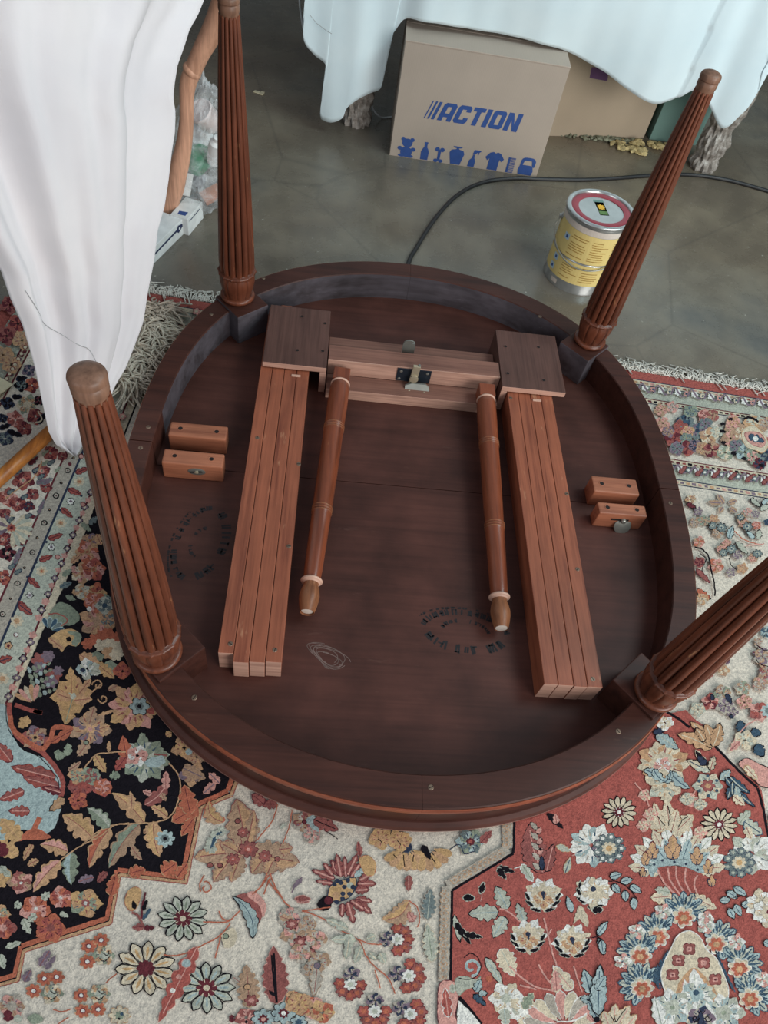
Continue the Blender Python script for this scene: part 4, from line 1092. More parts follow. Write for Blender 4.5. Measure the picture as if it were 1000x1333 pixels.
# ---- fields and bands in the rug's own frame (u along the fringed end, v towards the viewer)
RA = math.radians(-4.3); EU = np.array([math.cos(RA), math.sin(RA)]); EV = np.array([math.sin(RA), -math.cos(RA)]); RO = np.array([0, .545])
def uvw(u, v): p = RO + EU * u + EV * v; return (p[0], p[1])
def uvpix(u, v):
    p = uvw(u, v); d = (np.array([p[0], p[1], RZ0]) - CAM) @ RC; return (500 + FPX * d[0] / d[2], 666.5 + FPX * d[1] / d[2])
def uquad(col, u0, u1, v0, v1):
    lay(); i = len(RV)
    for u, v in ((u0, v0), (u1, v0), (u1, v1), (u0, v1)): RV.append((*uvw(u, v), RZ[0]))
    RF.append((i, i + 1, i + 2, i + 3)); RCOL.append(col)
def upoly(col, pts):
    i = len(RV)
    for u, v in pts: RV.append((*uvw(u, v), RZ[0]))
    RF.append(tuple(range(i, i + len(pts)))); RCOL.append(col)
U0, U1, V0, V1 = -0.965, 2.02, 0.028, 3.6
rug = thing('patterned_rug', 'large fringed floral rug with cream, navy and rust red fields under the table', 'rug')
mp_ = [(*uvw(u, v), z) for z in (FL, RZ0) for u, v in ((U0, V0), (U1, V0), (U1, V1), (U0, V1))]
Ms = rug_mat()
def bands():
    uquad('R', U0, U1, V0, .060)
    for a, b, c in ((.060, .078, 'chain'), (.078, .126, 'guard'), (.126, .142, 'chain'), (.142, .322, 'wide'), (.322, .340, 'chain'), (.340, .384, 'guard'), (.384, .400, 'chain')):
        uquad({'chain': 'X', 'guard': 'L', 'wide': 'C'}[c], -.93 + max(0, a - .060), 1.95, a, b)
    # left side
    for a, b, c in ((-.965, -.935, 'R'), (-.935, -.875, 'L'), (-.875, -.852, 'X'), (-.852, -.680, 'C'), (-.680, -.648, 'H'), (-.648, -.600, 'L'), (-.600, -.580, 'X')):
        vs = max(.072, a + .93 + .072)
        uquad(c, a, b, vs, V1)
    uquad('C', -.58, 1.6, .400, V1)
bands()
def chainrow(u0, u1, v, horiz, cols, st, sz, edge=None):
    lay(); n = int((u1 - u0) / st)
    for i in range(n):
        u = u0 + (i + .5) * st; s = sz * rj.uniform(.8, 1.1); c = cols[i % len(cols)]
        if horiz: P = [(u - s, v - s * .75), (u + s, v - s * .75), (u + s, v + s * .75), (u - s, v + s * .75)]
        else: P = [(v - s * .75, u - s), (v + s * .75, u - s), (v + s * .75, u + s), (v - s * .75, u + s)]
        upoly(c, [(a + rj.uniform(-.001, .001), b + rj.uniform(-.001, .001)) for a, b in P])
def lineH(v, w, c, u0=-.9, u1=1.95): uquad(c, u0, u1, v - w / 2, v + w / 2)
def lineV(u, w, c, v0): uquad(c, u - w / 2, u + w / 2, v0, V1)
for v in (.060, .078, .126, .142, .322, .340, .384, .400): lineH(v, .0032, 'N' if v not in (.126, .322) else 'M', -.9 + v)
for v, cs in ((.069, 'TRSP'), (.134, 'MRMK'), (.331, 'MMRK'), (.392, 'PVTV')): chainrow(-.5, 1.9, v, True, cs, .0145, .0048)
lineV(-.855, .004, 'M', .2); lineV(-.874, .004, 'M', .2)
chainrow(.2, 2.4, -.8645, False, 'MVXM', .013, .0050)
lineV(-.681, .004, 'M', .3); lineV(-.649, .0045, 'N', .3)
lineV(-.601, .0038, 'M', .33); lineV(-.5805, .0038, 'K', .33)
lay()
# beige stripe: alternating squares and small rings
F('A')
for x, y in ((578, 98), (483, 295), (390, 505), (293, 726), (190, 964), (83, 1208)): dot('K', x, y, 13); dot('S', x, y, 4)
for x, y in ((533, 197), (442, 395), (349, 610), (255, 842), (137, 1085), (20, 1330)): dot('K', x, y, 26); dot('H', x, y, 17); dot('M', x, y, 5)
dot('M', 550, 145, 16)
# inner chain: pink tufts and grey crosses
for x, y in ((695, 430), (650, 535), (602, 648), (553, 755), (508, 868), (460, 985), (407, 1105), (352, 1230)): ros(x, y, 26, 5, 'P', None, None)
for x, y in ((715, 370), (668, 485), (625, 590), (575, 705), (530, 812), (485, 930), (432, 1045), (378, 1170), (325, 1290)): ros(x, y, 26, 4, 'V', 'K', 'X')
F('B')
for x, y in ((270, 15), (230, 110), (195, 212), (160, 300), (115, 410), (75, 520), (28, 640)): ros(x, y, 25, 5, 'P', None)
for x, y in ((245, 65), (180, 255), (137, 350), (98, 465), (50, 575)): ros(x, y, 22, 4, 'V', 'K', 'X')
# pale green guard: maroon leaves, rings and peach blossoms
F('A')
for x0, y0, x1, y1 in ((600, 215, 690, 180), (540, 345, 640, 385), (485, 495, 570, 565), (385, 735, 490, 700), (315, 905, 410, 870), (225, 1045, 310, 1120), (150, 1230, 240, 1330)): leaf(x0, y0, x1, y1, 44, 'R', 'M', 2, 'M')
for x, y in ((625, 285), (480, 610), (330, 990)): ros(x, y, 46, 7, 'X', None, 'T'); dot('O', x, y, 7)
for x, y in ((558, 440), (405, 800), (235, 1180)): ros(x, y, 28, 6, 'W', 'K', 'V')
for x, y in ((640, 85), (655, 465), (455, 880)): dot('P', x, y, 18, 'M')
for x, y in ((590, 200), (475, 510), (365, 760), (285, 925), (215, 1035), (640, 395)): dot('N', x, y, 11)
F('B')
for x0, y0, x1, y1 in ((110, 30, 190, 90), (0, 365, 70, 345)): leaf(x0, y0, x1, y1, 38, 'R', 'M', 2, 'N')
for x, y in ((100, 130), (15, 470)): ros(x, y, 42, 7, 'X', None, 'T')
dot('W', 95, 210, 12, 'M'); ros(50, 275, 24, 5, 'T', 'K', 'M')
# wide cream border, left side
F('A')
for x, y, r, n, cs in ((180, 275, 78, 8, 'RMQ'), (330, 200, 60, 7, 'QMR'), (260, 385, 48, 6, 'RQM'), (360, 330, 46, 6, 'MRQ'), (400, 60, 60, 6, 'QRM'), (490, 85, 36, 5, 'MQ'), (60, 410, 70, 7, 'RPQ'), (20, 740, 60, 7, 'MR'), (110, 745, 60, 6, 'RMQ'), (140, 460, 58, 7, 'RQM'), (225, 480, 45, 6, 'MN'), (60, 850, 60, 7, 'MK'), (20, 1040, 58, 7, 'RMO'), (40, 540, 44, 6, 'QM')):
    ruff(x, y, r, n, cs, ph=x, c='P' if n > 6 else None, cr=.3, c2='G')
for x0, y0, x1, y1, w in ((160, 570, 290, 560, 40), (60, 740, 200, 790, 40), (300, 540, 350, 430, 30), (110, 940, 165, 810, 36), (90, 230, 170, 200, 34), (340, 300, 410, 260, 36), (290, 300, 350, 270, 36), (230, 150, 300, 90, 44)): leaf(x0, y0, x1, y1, w, 'M' if w > 38 else 'V', 'E', 3)
fan(90, 650, 20, 130, 175, 9, 44, ['X', 'L'], None, .15); fan(90, 650, 215, 120, 120, 6, 40, ['V', 'X'], None, .2)
ros(90, 650, 34, 8, 'R', 'T', 'M'); 
for x, y in ((260, 210), (300, 260), (120, 215), (380, 150), (60, 380), (170, 420), (200, 570), (70, 970), (120, 1010), (60, 600)): leaf(x, y, x + 50, y - 30, 32, 'E', 'N', 2)
for x, y in ((240, 110), (330, 80), (270, 60), (430, 210), (330, 160)): leaf(x, y, x + 55, y - 45, 30, 'G', None, 2)
stroke('T', 1.6, [(330, 120), (280, 240), (160, 330), (40, 420)])
F('P')
for x, y, r, n, cs in ((215, 890, 80, 9, 'TXG'), (250, 740, 60, 7, 'RMO'), (120, 1010, 66, 7, 'QRP'), (60, 880, 50, 6, 'NK'), (280, 985, 62, 7, 'MRQ'), (170, 740, 48, 6, 'KE'), (40, 1160, 60, 7, 'NE'), (190, 1080, 60, 7, 'RQM'), (310, 860, 42, 6, 'KM'), (230, 620, 50, 6, 'VN'), (60, 500, 60, 7, 'TGX'), (20, 1000, 40, 6, 'NK')): ruff(x, y, r, n, cs, ph=y, c='X' if n > 7 else None, cr=.35)
for x0, y0, x1, y1 in ((60, 1100, 180, 1140), (130, 690, 210, 680), (100, 830, 170, 830), (300, 1040, 360, 960), (0, 1080, 80, 1050)): leaf(x0, y0, x1, y1, 40, 'K', 'N', 2)
stroke('X', 1.8, [(200, 1000), (240, 1040), (330, 1010), (300, 940)])
# ---- navy spandrel
F('1')
lay()
SP = [(128, 600), (240, 560), (360, 900), (303, 1012), (297, 1030), (256, 1049), (238, 1144), (153, 1133), (140, 1196), (28, 1232), (20, 1270), (0, 1274), (-60, 1292), (-60, 1062), (-8, 960), (12, 925), (31, 880), (62, 808), (97, 735), (128, 645)]
emit('K', SP, .4)
edge = [(330, 960), (303, 1012), (297, 1030), (256, 1049), (238, 1144), (153, 1133), (140, 1196), (28, 1232), (20, 1270), (-60, 1292)]
def shift(P, d):
    out = []
    for i, p in enumerate(P):
        a, b = P[max(i - 1, 0)], P[min(i + 1, len(P) - 1)]; dx, dy = b[0] - a[0], b[1] - a[1]; L = math.hypot(dx, dy)
        out.append((p[0] - dy / L * d, p[1] + dx / L * d))
    return out
def polyline(col, w, P):
    for a, b in zip(P, P[1:]): stroke(col, w, [a, b], jit=.35)
polyline('O', 7.5, edge); polyline('K', 1.8, shift(edge, -3.6)); polyline('T', 4.6, shift(edge, -6.6)); polyline('R', 1.2, shift(edge, -9))
# pale blue cartouche at the left edge
poly('B', [(-40, 930), (6, 918), (14, 950), (28, 975), (58, 988), (82, 1016), (80, 1050), (70, 1078), (50, 1088), (24, 1080), (-40, 1110)], True)
stroke('R', 6.5, [(12, 915), (15, 945), (30, 965), (58, 982), (80, 1012), (81, 1030), (76, 1046)])
stroke('K', 1.2, [(8, 918), (11, 948), (27, 970), (54, 988), (75, 1014), (77, 1030)])
poly('O', [(26, 1090), (45, 1078), (62, 1086), (66, 1091), (40, 1094)], True); stroke('O', 7, [(22, 1092), (40, 1086), (52, 1064)])
F('C')
for x0, y0, x1, y1, w in ((60, 130, -20, 30, 60), (300, 220, 60, 160, 70), (320, 270, 130, 220, 60), (330, 300, 230, 270, 36), (130, 290, 0, 340, 50), (160, 400, 50, 400, 50)): leaf(x0, y0, x1, y1, w, 'R' if w > 40 else 'M', 'M', 4, 'P', two='Q')
for x0, y0, x1, y1, w in ((100, 640, -40, 560, 80), (60, 720, -40, 820, 80), (110, 560, 0, 440, 90)): leaf(x0, y0, x1, y1, w, 'Y', None, 4, 'T')
leaf(40, 640, -30, 560, 60, 'M', None, 3); leaf(350, 330, 270, 400, 44, 'T', 'K', 3, 'S')
# navy field: upper part (B)
F('A')
for x, y, r, n, cs in ((710, 750, 62, 7, 'TVS'), (690, 840, 90, 8, 'OPT'), (650, 1010, 85, 9, 'TPX'), (740, 980, 90, 8, 'OPR'), (740, 1180, 95, 9, 'ORY'), (640, 1150, 60, 7, 'XTL'), (800, 1290, 70, 8, 'PTE'), (830, 1230, 60, 7, 'GE')): ruff(x, y, r, n, cs, ph=y, c='T', cr=.25, c2='O')
for x0, y0, x1, y1, w, c in ((640, 610, 720, 680, 46, 'G'), (700, 620, 780, 560, 46, 'E'), (490, 1030, 570, 980, 50, 'G'), (470, 1120, 570, 1080, 50, 'E'), (520, 1190, 600, 1220, 46, 'G'), (560, 930, 640, 860, 54, 'T'), (760, 700, 800, 790, 60, 'T')): leaf(x0, y0, x1, y1, w, c, None, 3)
F('B')
poly('G', [(290, 100), (350, 20), (430, 50), (475, 110), (440, 150), (380, 160), (330, 190), (300, 170)]); stroke('R', 1.6, [(290, 90), (350, 90), (400, 130), (330, 175)]); fan(290, 190, 300, 100, 90, 5, 26, ['D', 'E'], 'B', .2)
poly('Y', [(290, 230), (360, 185), (440, 180), (480, 230), (455, 280), (400, 275), (370, 315), (345, 280), (300, 262)], True); dot('K', 408, 238, 17); poly('G', [(400, 195), (470, 200), (480, 240), (450, 280), (425, 260), (440, 225)]); leaf(290, 230, 380, 300, 40, 'T', None, 3)
ruff(580, 130, 95, 9, 'TSP', .4, 'S', .3); ruff(640, 120, 50, 6, 'TE', .4); ruff(560, 20, 60, 7, 'OP', 0); ruff(620, 40, 50, 6, 'LE', 0, 'D', .3); dot('W', 530, 60, 16)
for i, (x, y) in enumerate(((520, 265), (560, 240), (600, 215), (640, 205), (680, 225), (690, 260))): ros(x, y, 40, 6, 'O', None)
for x, y in ((600, 275), (650, 270), (700, 285), (640, 320), (690, 330)): ros(x, y, 44, 6, 'X' if x != 640 else 'T', None)
poly('G', [(530, 330), (570, 310), (610, 330), (605, 365), (560, 360)], True, 'K', .7); poly('G', [(620, 380), (660, 365), (700, 400), (690, 440), (650, 430)], True, 'K', .7)
leaf(470, 330, 600, 400, 70, 'T', None, 4); leaf(570, 380, 680, 470, 60, 'Y', None, 4); ruff(725, 425, 50, 6, 'OR', 0)
ruff(520, 415, 60, 7, 'WBL', .3); dot('N', 490, 420, 16); leaf(540, 420, 600, 440, 40, 'L', None, 2)
# lavender blossoms and pale fan
for x, y, r in ((240, 365, 56), (285, 340, 44), (230, 405, 40), (320, 450, 52), (300, 490, 44), (345, 425, 34)): ros(x, y, r, 6, 'V' if r < 50 else 'Q', None)
for a in range(5):
    for b in range(5): leaf(185 + a * 28 + b * 8, 440 + b * 38 - a * 12, 165 + a * 30 + b * 8, 400 + b * 38 - a * 6, 20, 'G' if (a + b) % 3 else 'B', None)
fan(200, 620, 245, 70, 130, 5, 34, ['T', 'P', 'X'], None, .1)
# tan acanthus star
ruff(425, 575, 105, 10, 'YTY', .2, 'L', .22); leaf(425, 560, 420, 400, 62, 'Y', None, 4); leaf(430, 590, 385, 745, 90, 'Y', None, 4, 'G'); leaf(440, 600, 545, 590, 54, 'T', None, 3); leaf(420, 590, 330, 560, 50, 'T', None, 3); leaf(470, 560, 540, 470, 40, 'T', None, 2)
curl('T', 1.8, 580, 510, 34, PI, 1.1); curl('T', 1.8, 610, 590, 30, PI, 1.1, -1); stroke('T', 1.8, [(520, 570), (560, 540), (600, 500)]); leaf(640, 540, 700, 510, 30, 'S', None, 1)
# tan daisy with blue centre
ruff(790, 640, 135, 12, 'YTP', .15); ros(825, 635, 60, 6, 'B', 'K', 'E', c2='K'); leaf(580, 690, 690, 655, 16, 'T', None); poly('R', [(870, 660), (905, 640), (915, 680), (880, 680)])
# red framed medallion
stroke('R', 5.5, [(90, 625), (170, 655), (250, 675), (200, 660)]); 
for x, y, r in ((150, 725, 38), (130, 745, 26)): ros(x, y, r, 5, 'Y', None)
ruff(210, 820, 72, 9, 'QSV', .3, 'T', .3, 'K'); stroke('O', 6.5, [(60, 690), (80, 770), (160, 840), (250, 885), (300, 830), (330, 760), (440, 770)]); leaf(300, 850, 460, 760, 44, 'O', None, 3)
ruff(535, 770, 105, 11, 'STV', .1, 'T', .25, 'P'); leaf(530, 740, 560, 630, 60, 'S', None, 3); leaf(520, 850, 460, 930, 60, 'S', None, 3); dot('G', 510, 850, 14, 'K'); leaf(590, 770, 650, 750, 44, 'T', None, 2)
leaf(320, 910, 390, 930, 40, 'G', None, 2); leaf(400, 920, 400, 850, 40, 'G', None, 2, bend=.1)
F('D')
# large sage palmette
ruff(340, 440, 150, 13, 'GLG', .2); leaf(230, 470, 200, 290, 80, 'O', None, 4); leaf(220, 430, 150, 520, 60, 'R', None, 3); ruff(295, 420, 65, 8, 'PPW', 0, 'P', .3, 'K'); leaf(400, 410, 500, 420, 60, 'G', None, 2, 'Q', vw=2.5); poly('B', [(350, 450), (450, 420), (480, 460), (420, 500), (360, 490)]); leaf(180, 540, 110, 560, 50, 'G', None, 3)
# red scroll leaf
leaf(340, 740, 500, 560, 70, 'Q', None, 4, 'P', bend=.12); leaf(480, 640, 480, 520, 50, 'P', None, 3); leaf(450, 660, 480, 720, 34, 'S', None, 2); leaf(390, 670, 330, 650, 36, 'P', None, 2)
stroke('T', 1.8, [(500, 470), (560, 540), (575, 640), (545, 760), (500, 820), (430, 850), (300, 862), (180, 866), (60, 900), (-60, 1000)], 8)
stroke('T', 1.8, [(-60, 520), (20, 420), (130, 400), (220, 395)], 6); leaf(20, 420, 90, 530, 60, 'Y', None, 4); leaf(110, 400, 110, 320, 24, 'T', None, 1)
# leaves on the stem
for x0, y0, x1, y1, w, c, t in ((340, 860, 130, 660, 100, 'T', 'Y'), (110, 890, -30, 760, 84, 'G', 'L'), (310, 864, 110, 1150, 110, 'S', 'G'), (120, 890, -20, 1150, 100, 'T', 'O'), (430, 860, 330, 930, 50, 'T', None), (400, 860, 440, 1080, 110, 'T', 'Y'), (490, 820, 380, 750, 60, 'T', 'Y'), (250, 780, 250, 650, 46, 'T', None), (260, 1010, 325, 1100, 50, 'S', None)): leaf(x0, y0, x1, y1, w, c, None, 4, two=t, bend=.06)
ros(475, 960, 66, 8, 'B', None, 'E', c2='K')
# red ornament beside the navy corner
for x0, y0, x1, y1, w in ((690, 750, 520, 850, 120), (640, 800, 600, 610, 100), (660, 830, 580, 940, 60)): leaf(x0, y0, x1, y1, w, 'O', 'T', 4, ow=.6)
ruff(650, 540, 75, 8, 'SVT', .4); leaf(590, 500, 740, 570, 80, 'S', None, 4, 'V'); leaf(800, 600, 720, 670, 50, 'P', None, 2, 'V'); leaf(830, 600, 760, 530, 50, 'P', None, 2, 'V')
ruff(600, 370, 70, 7, 'TY', 0); ruff(680, 430, 55, 6, 'TS', 0); dot('B', 630, 395, 24); leaf(480, 290, 520, 270, 36, 'Y', None)
ruff(70, 630, 55, 7, 'RO', 0, 'P', .3); ruff(0, 580, 60, 7, 'QR', 0)
F('C')
for x, y, r, cs in ((440, 260, 70, 'QR'), (490, 210, 50, 'GQ'), (560, 268, 46, 'OP'), (425, 345, 48, 'OR'), (420, 210, 44, 'TG')): ruff(x, y, r, 7, cs, x, 'R' if r > 60 else None, .3)
for x0, y0, x1, y1, w, c, t in ((500, 545, 340, 420, 110, 'T', 'Y'), (370, 620, 220, 580, 76, 'T', 'P'), (330, 670, 180, 840, 80, 'T', 'P'), (390, 620, 390, 800, 80, 'G', 'B'), (180, 580, 130, 670, 36, 'T', None), (210, 665, 150, 700, 34, 'T', None), (510, 760, 420, 790, 40, 'V', None), (580, 730, 530, 790, 40, 'Q', None), (370, 180, 440, 130, 30, 'S', None), (300, 90, 350, 110, 40, 'G', None), (360, 100, 370, 40, 40, 'G', None)): leaf(x0, y0, x1, y1, w, c, None, 4, two=t, bend=.05)
stroke('T', 1.6, [(700, 465), (620, 480), (540, 540), (440, 590), (340, 660), (280, 740)], 6)
for x, y, r, cs, c in ((115, 790, 62, 'PQS', 'Q'), (330, 870, 60, 'ORP', 'P'), (195, 930, 76, 'OPO', 'P'), (465, 900, 80, 'YGT', 'Q'), (0, 960, 50, 'TG', 'S')): ruff(x, y, r, 8, cs, x, c, .28, 'W')
for x0, y0, x1, y1 in ((230, 880, 270, 840), (200, 960, 150, 1000), (80, 900, 120, 920), (0, 700, 60, 760)): leaf(x0, y0, x1, y1, 40, 'L', None, 2)
for x0, y0, x1, y1, w in ((600, 860, 630, 740, 60), (700, 740, 790, 715, 60), (880, 740, 960, 680, 80), (960, 760, 1020, 680, 50)): leaf(x0, y0, x1, y1, w, 'O', 'T', 3, ow=.5)
F('E')
ruff(330, 290, 90, 8, 'OR', 0, 'Q', .3); ruff(20, 290, 80, 8, 'QRO', 0, 'P', .3); leaf(150, 230, 200, 330, 60, 'L', None, 3); leaf(40, 420, 140, 380, 44, 'L', None, 2); leaf(0, 460, 30, 560, 60, 'L', None, 3); leaf(390, 190, 450, 220, 34, 'L', None, 2)

# ---- cream field flowers
F('E')
for gx, gy in ((620, 420), (290, 640), (600, 760)):
    r_ = random.Random(gx)
    for k, (dx, dy) in enumerate(((-40, -10), (40, -50), (-50, 90)) if gx == 620 else (((0, -20), (80, -30), (-70, 60)) if gx == 290 else ((-70, -30), (-60, 70), (40, 60)))):
        ros(gx + dx, gy + dy, 52, 7, 'O', 'T', 'R', .5); dot('W', gx + dx, gy + dy, 14, 'M')
    ox, oy = (60, 50) if gx == 620 else ((50, 80) if gx == 290 else (50, -40))
    ruff(gx + ox, gy + oy, 66, 9, 'GXT', 0, 'L', .4); stroke('K', 1.2, [(gx + ox - 30, gy + oy + 20), (gx + ox, gy + oy + 36), (gx + ox + 34, gy + oy + 10)]); stroke('K', 1.2, [(gx + ox - 10, gy + oy - 20), (gx + ox + 20, gy + oy), (gx + ox + 30, gy + oy - 30)])
for x0, y0, x1, y1, w in ((260, 540, 330, 430, 60), (300, 560, 365, 470, 40), (160, 640, 205, 560, 56)): leaf(x0, y0, x1, y1, w, 'V', 'H', 2)
stroke('O', 1.6, [(350, 820), (400, 835), (460, 820)]); stroke('O', 1.6, [(690, 650), (720, 620), (760, 590)]); stroke('O', 1.6, [(380, 915), (450, 870)])
ruff(80, 800, 80, 9, 'SHP', 0, 'H', .4); leaf(60, 900, 50, 820, 70, 'M', None, 2); dot('L', 120, 880, 30)
poly('Y', [(830, 60), (880, 25), (920, 50), (910, 110), (890, 160), (850, 180), (815, 130)], True, 'O', .5); leaf(880, 170, 865, 110, 30, 'K', None)
stroke('Q', 3.2, [(860, 190), (900, 210), (925, 260), (950, 300)]); stroke('M', 2.6, [(950, 60), (930, 140), (925, 230)]); leaf(930, 180, 960, 100, 30, 'K', None, 2); leaf(940, 280, 860, 290, 50, 'Q', None, 3); leaf(940, 290, 1010, 290, 40, 'M', None, 2); leaf(930, 240, 985, 160, 26, 'D', None, 2)
ros(780, 860, 70, 8, 'X', 'T', 'G'); dot('K', 775, 880, 10); dot('D', 795, 850, 12); leaf(180, 880, 290, 885, 60, 'G', None)
F('F')
daisy(265, 345, 150, 12, 'L', 'K', 'M', 'X', .2, .36, tone='G'); daisy(405, 755, 168, 12, 'L', 'K', 'M', 'X', .5, .36, tone='B'); daisy(45, 640, 180, 11, 'X', 'K', 'M', 'M', .25, .3, tone='Y')
stroke('O', 1.8, [(385, 365), (520, 365), (570, 330), (600, 300)]); stroke('O', 1.8, [(480, 300), (500, 345), (545, 355)]); stroke('O', 1.8, [(545, 375), (490, 440), (410, 490), (250, 560), (150, 560)]); stroke('O', 1.8, [(490, 450), (455, 580)])
poly('X', [(500, 430), (560, 400), (585, 450), (560, 510), (510, 515), (495, 470)]); dot('G', 518, 450, 16, 'K')
poly('Q', [(580, 210), (650, 200), (700, 250), (740, 270), (735, 330), (700, 400), (680, 430), (660, 330), (620, 260)], True); poly('P', [(640, 205), (690, 185), (755, 260), (740, 340), (715, 270)], True)
leaf(680, 460, 560, 215, 74, 'B', 'K', 5, None, .16); 
stroke('O', 1.8, [(780, 80), (740, 140), (690, 190)]); stroke('O', 1.6, [(775, 110), (745, 200)]); stroke('O', 1.8, [(775, 130), (830, 200), (900, 280), (960, 310)]); curl('O', 1.8, 400, 165, 40, -PI * .6, 1.0); stroke('O', 1.8, [(390, 90), (365, 140), (370, 185)])
leaf(350, 510, 120, 960, 110, 'R', 'P', 6, 'P', ow=.6); dot('B', 285, 610, 28, 'P'); dot('P', 240, 690, 16); dot('W', 205, 770, 16, 'R')
leaf(820, 850, 800, 510, 150, 'Q', 'P', 7, 'K', vw=3, ow=.8); stroke('K', 2.4, [(790, 560), (800, 700), (820, 840)]); leaf(810, 800, 770, 770, 20, 'K', None)
leaf(660, 870, 640, 620, 130, 'S', 'T', 6, None, ow=.6); dot('T', 645, 750, 18, 'K'); ros(670, 830, 38, 6, 'Q', 'M', 'P'); leaf(600, 720, 560, 690, 40, 'H', None, 2)
ruff(640, 930, 60, 7, 'QP', 0); ros(740, 940, 70, 8, 'B', 'K', 'M', c2='P'); ros(860, 905, 72, 8, 'B', 'K', 'M', c2='W'); ruff(930, 830, 60, 7, 'TO', 0); ros(950, 960, 50, 7, 'B', 'K', 'D'); leaf(560, 960, 550, 910, 40, 'M', None, 2); dot('K', 640, 955, 10)
ruff(900, 340, 70, 7, 'HP', 0); ros(928, 378, 36, 7, 'Q', 'M', 'P'); leaf(920, 360, 830, 330, 50, 'S', 'H', 2); ruff(930, 430, 80, 8, 'HSP', .3); ros(962, 482, 38, 7, 'Q', 'M', 'P'); dot('V', 1000, 550, 22, 'K')
stroke('V', 2, [(970, 100), (930, 150), (910, 190)]); leaf(930, 230, 1010, 245, 34, 'Q', 'P', 1)
F('H')
for x0, y0, x1, y1, w in ((430, 400, 370, 100, 200), (420, 420, 480, 170, 90), (420, 430, 110, 460, 170), (400, 450, 340, 610, 110), (340, 470, 230, 610, 110), (460, 420, 760, 490, 190), (540, 470, 470, 560, 110), (600, 480, 560, 570, 90), (640, 410, 715, 400, 80), (380, 430, 270, 370, 90)): leaf(x0, y0, x1, y1, w, 'S', 'Q', 5, 'Q', .02, .8, two='T')
for x, y, r in ((445, 410, 58), (350, 470, 40), (548, 450, 38), (412, 305, 34)): ros(x, y, r, 7, 'Q', 'M', 'R', c2='P')
for x, y in ((380, 235), (625, 470), (208, 508), (268, 510)): dot('Q', x, y, 16, 'K')
leaf(290, 240, 200, 110, 90, 'T', 'O', 4, None, -.25, two='Y'); stroke('O', 1.6, [(560, 560), (520, 640), (470, 690)]); stroke('O', 1.6, [(580, 590), (540, 690)]); stroke('O', 1.8, [(580, 560), (610, 640), (680, 750)])
for x, y in ((200, 400), (215, 360), (240, 320), (275, 300), (220, 410)): ros(x, y, 34, 6, 'L', None)
leaf(240, 330, 210, 410, 22, 'D', None, 2); leaf(245, 320, 285, 300, 16, 'D', None)
leaf(620, 130, 530, 130, 60, 'Q', 'M', 3); leaf(540, 130, 470, 70, 70, 'Q', 'M', 3); stroke('O', 1.6, [(625, 130), (600, 220), (550, 290), (500, 350)]); stroke('O', 1.5, [(715, 165), (700, 260), (660, 370)]); leaf(640, 280, 690, 240, 20, 'L', None)
ruff(790, 240, 70, 8, 'SHQ', 0); ruff(840, 320, 60, 8, 'HP', 0); poly('B', [(800, 230), (850, 200), (880, 270), (870, 300)]); leaf(850, 225, 1000, 290, 80, 'Q', 'M', 4, 'K'); dot('M', 790, 240, 12, 'K'); stroke('K', 1.2, [(930, 300), (1000, 345)])
F('G')
# big striped palmette
for x0, y0, x1, y1, w in ((250, 200, 120, 150, 44), (240, 230, 145, 215, 30), (240, 180, 190, 110, 40), (270, 180, 235, 90, 40), (290, 190, 265, 55, 48), (320, 190, 310, 70, 36), (330, 180, 385, 60, 48), (350, 190, 405, 110, 36), (390, 230, 495, 230, 54), (400, 210, 460, 180, 40), (380, 270, 455, 265, 48), (380, 320, 470, 335, 40), (370, 330, 470, 405, 56), (350, 330, 430, 385, 40), (330, 340, 365, 465, 50), (300, 350, 295, 425, 36)): leaf(x0, y0, x1, y1, w, 'Q', 'M', 3, 'P', vw=2.2)
poly('Y', [(240, 240), (330, 205), (375, 200), (370, 260), (320, 320), (240, 330), (215, 300)], True, 'N', 1.6); dot('L', 345, 240, 22); dot('T', 260, 300, 24); 
for x, y in ((250, 235), (290, 225), (330, 210), (270, 215), (360, 250), (340, 290), (300, 320), (265, 340), (300, 290), (310, 250)): dot('N', x, y, 15)
leaf(370, 190, 440, 130, 36, 'B', None, 2); poly('K', [(150, 350), (200, 300), (240, 330), (220, 380), (175, 390)]); dot('M', 215, 330, 26, 'K')
poly('Y', [(400, 80), (450, 65), (495, 110), (485, 175), (440, 180), (410, 130)], True, 'O', .5); leaf(405, 70, 390, -20, 40, 'Q', None, 3); stroke('O', 1.6, [(60, 390), (150, 380), (230, 370)]); stroke('O', 1.8, [(60, 390), (170, 430), (300, 510), (400, 570), (430, 640), (480, 710), (570, 790), (610, 880)])
# trailing blossoms
for x, y, an, r in ((625, 560, 0, 1), (690, 775, 10, 1.08), (345, 825, 95, 1.0), (490, 985, 90, 1.05), (700, 1000, 35, 1.05)):
    a0 = math.radians(an)
    for k in range(5):
        a = a0 + math.radians(-90 + 45 * k); ros(x + 62 * r * math.cos(a), y + 66 * r * math.sin(a), 36 * r, 6, 'Q' if k % 2 else 'R', 'M', 'O', .9)
    ruff(x - 62 * r * math.cos(a0), y - 60 * r * math.sin(a0), 46 * r, 10, 'VNH', 0); ros(x, y, 40 * r, 7, 'W', None, 'L')
for x0, y0, x1, y1, w in ((330, 500, 200, 440, 50), (380, 560, 230, 560, 60), (340, 540, 320, 680, 50), (410, 600, 370, 700, 50), (490, 540, 440, 560, 40), (520, 640, 550, 700, 50), (460, 640, 500, 680, 36)): leaf(x0, y0, x1, y1, w, 'L', 'G', 2, 'X', ow=.4)
stroke('O', 1.6, [(390, 560), (460, 585), (530, 590)]); stroke('O', 1.6, [(490, 740), (510, 800), (520, 850)])
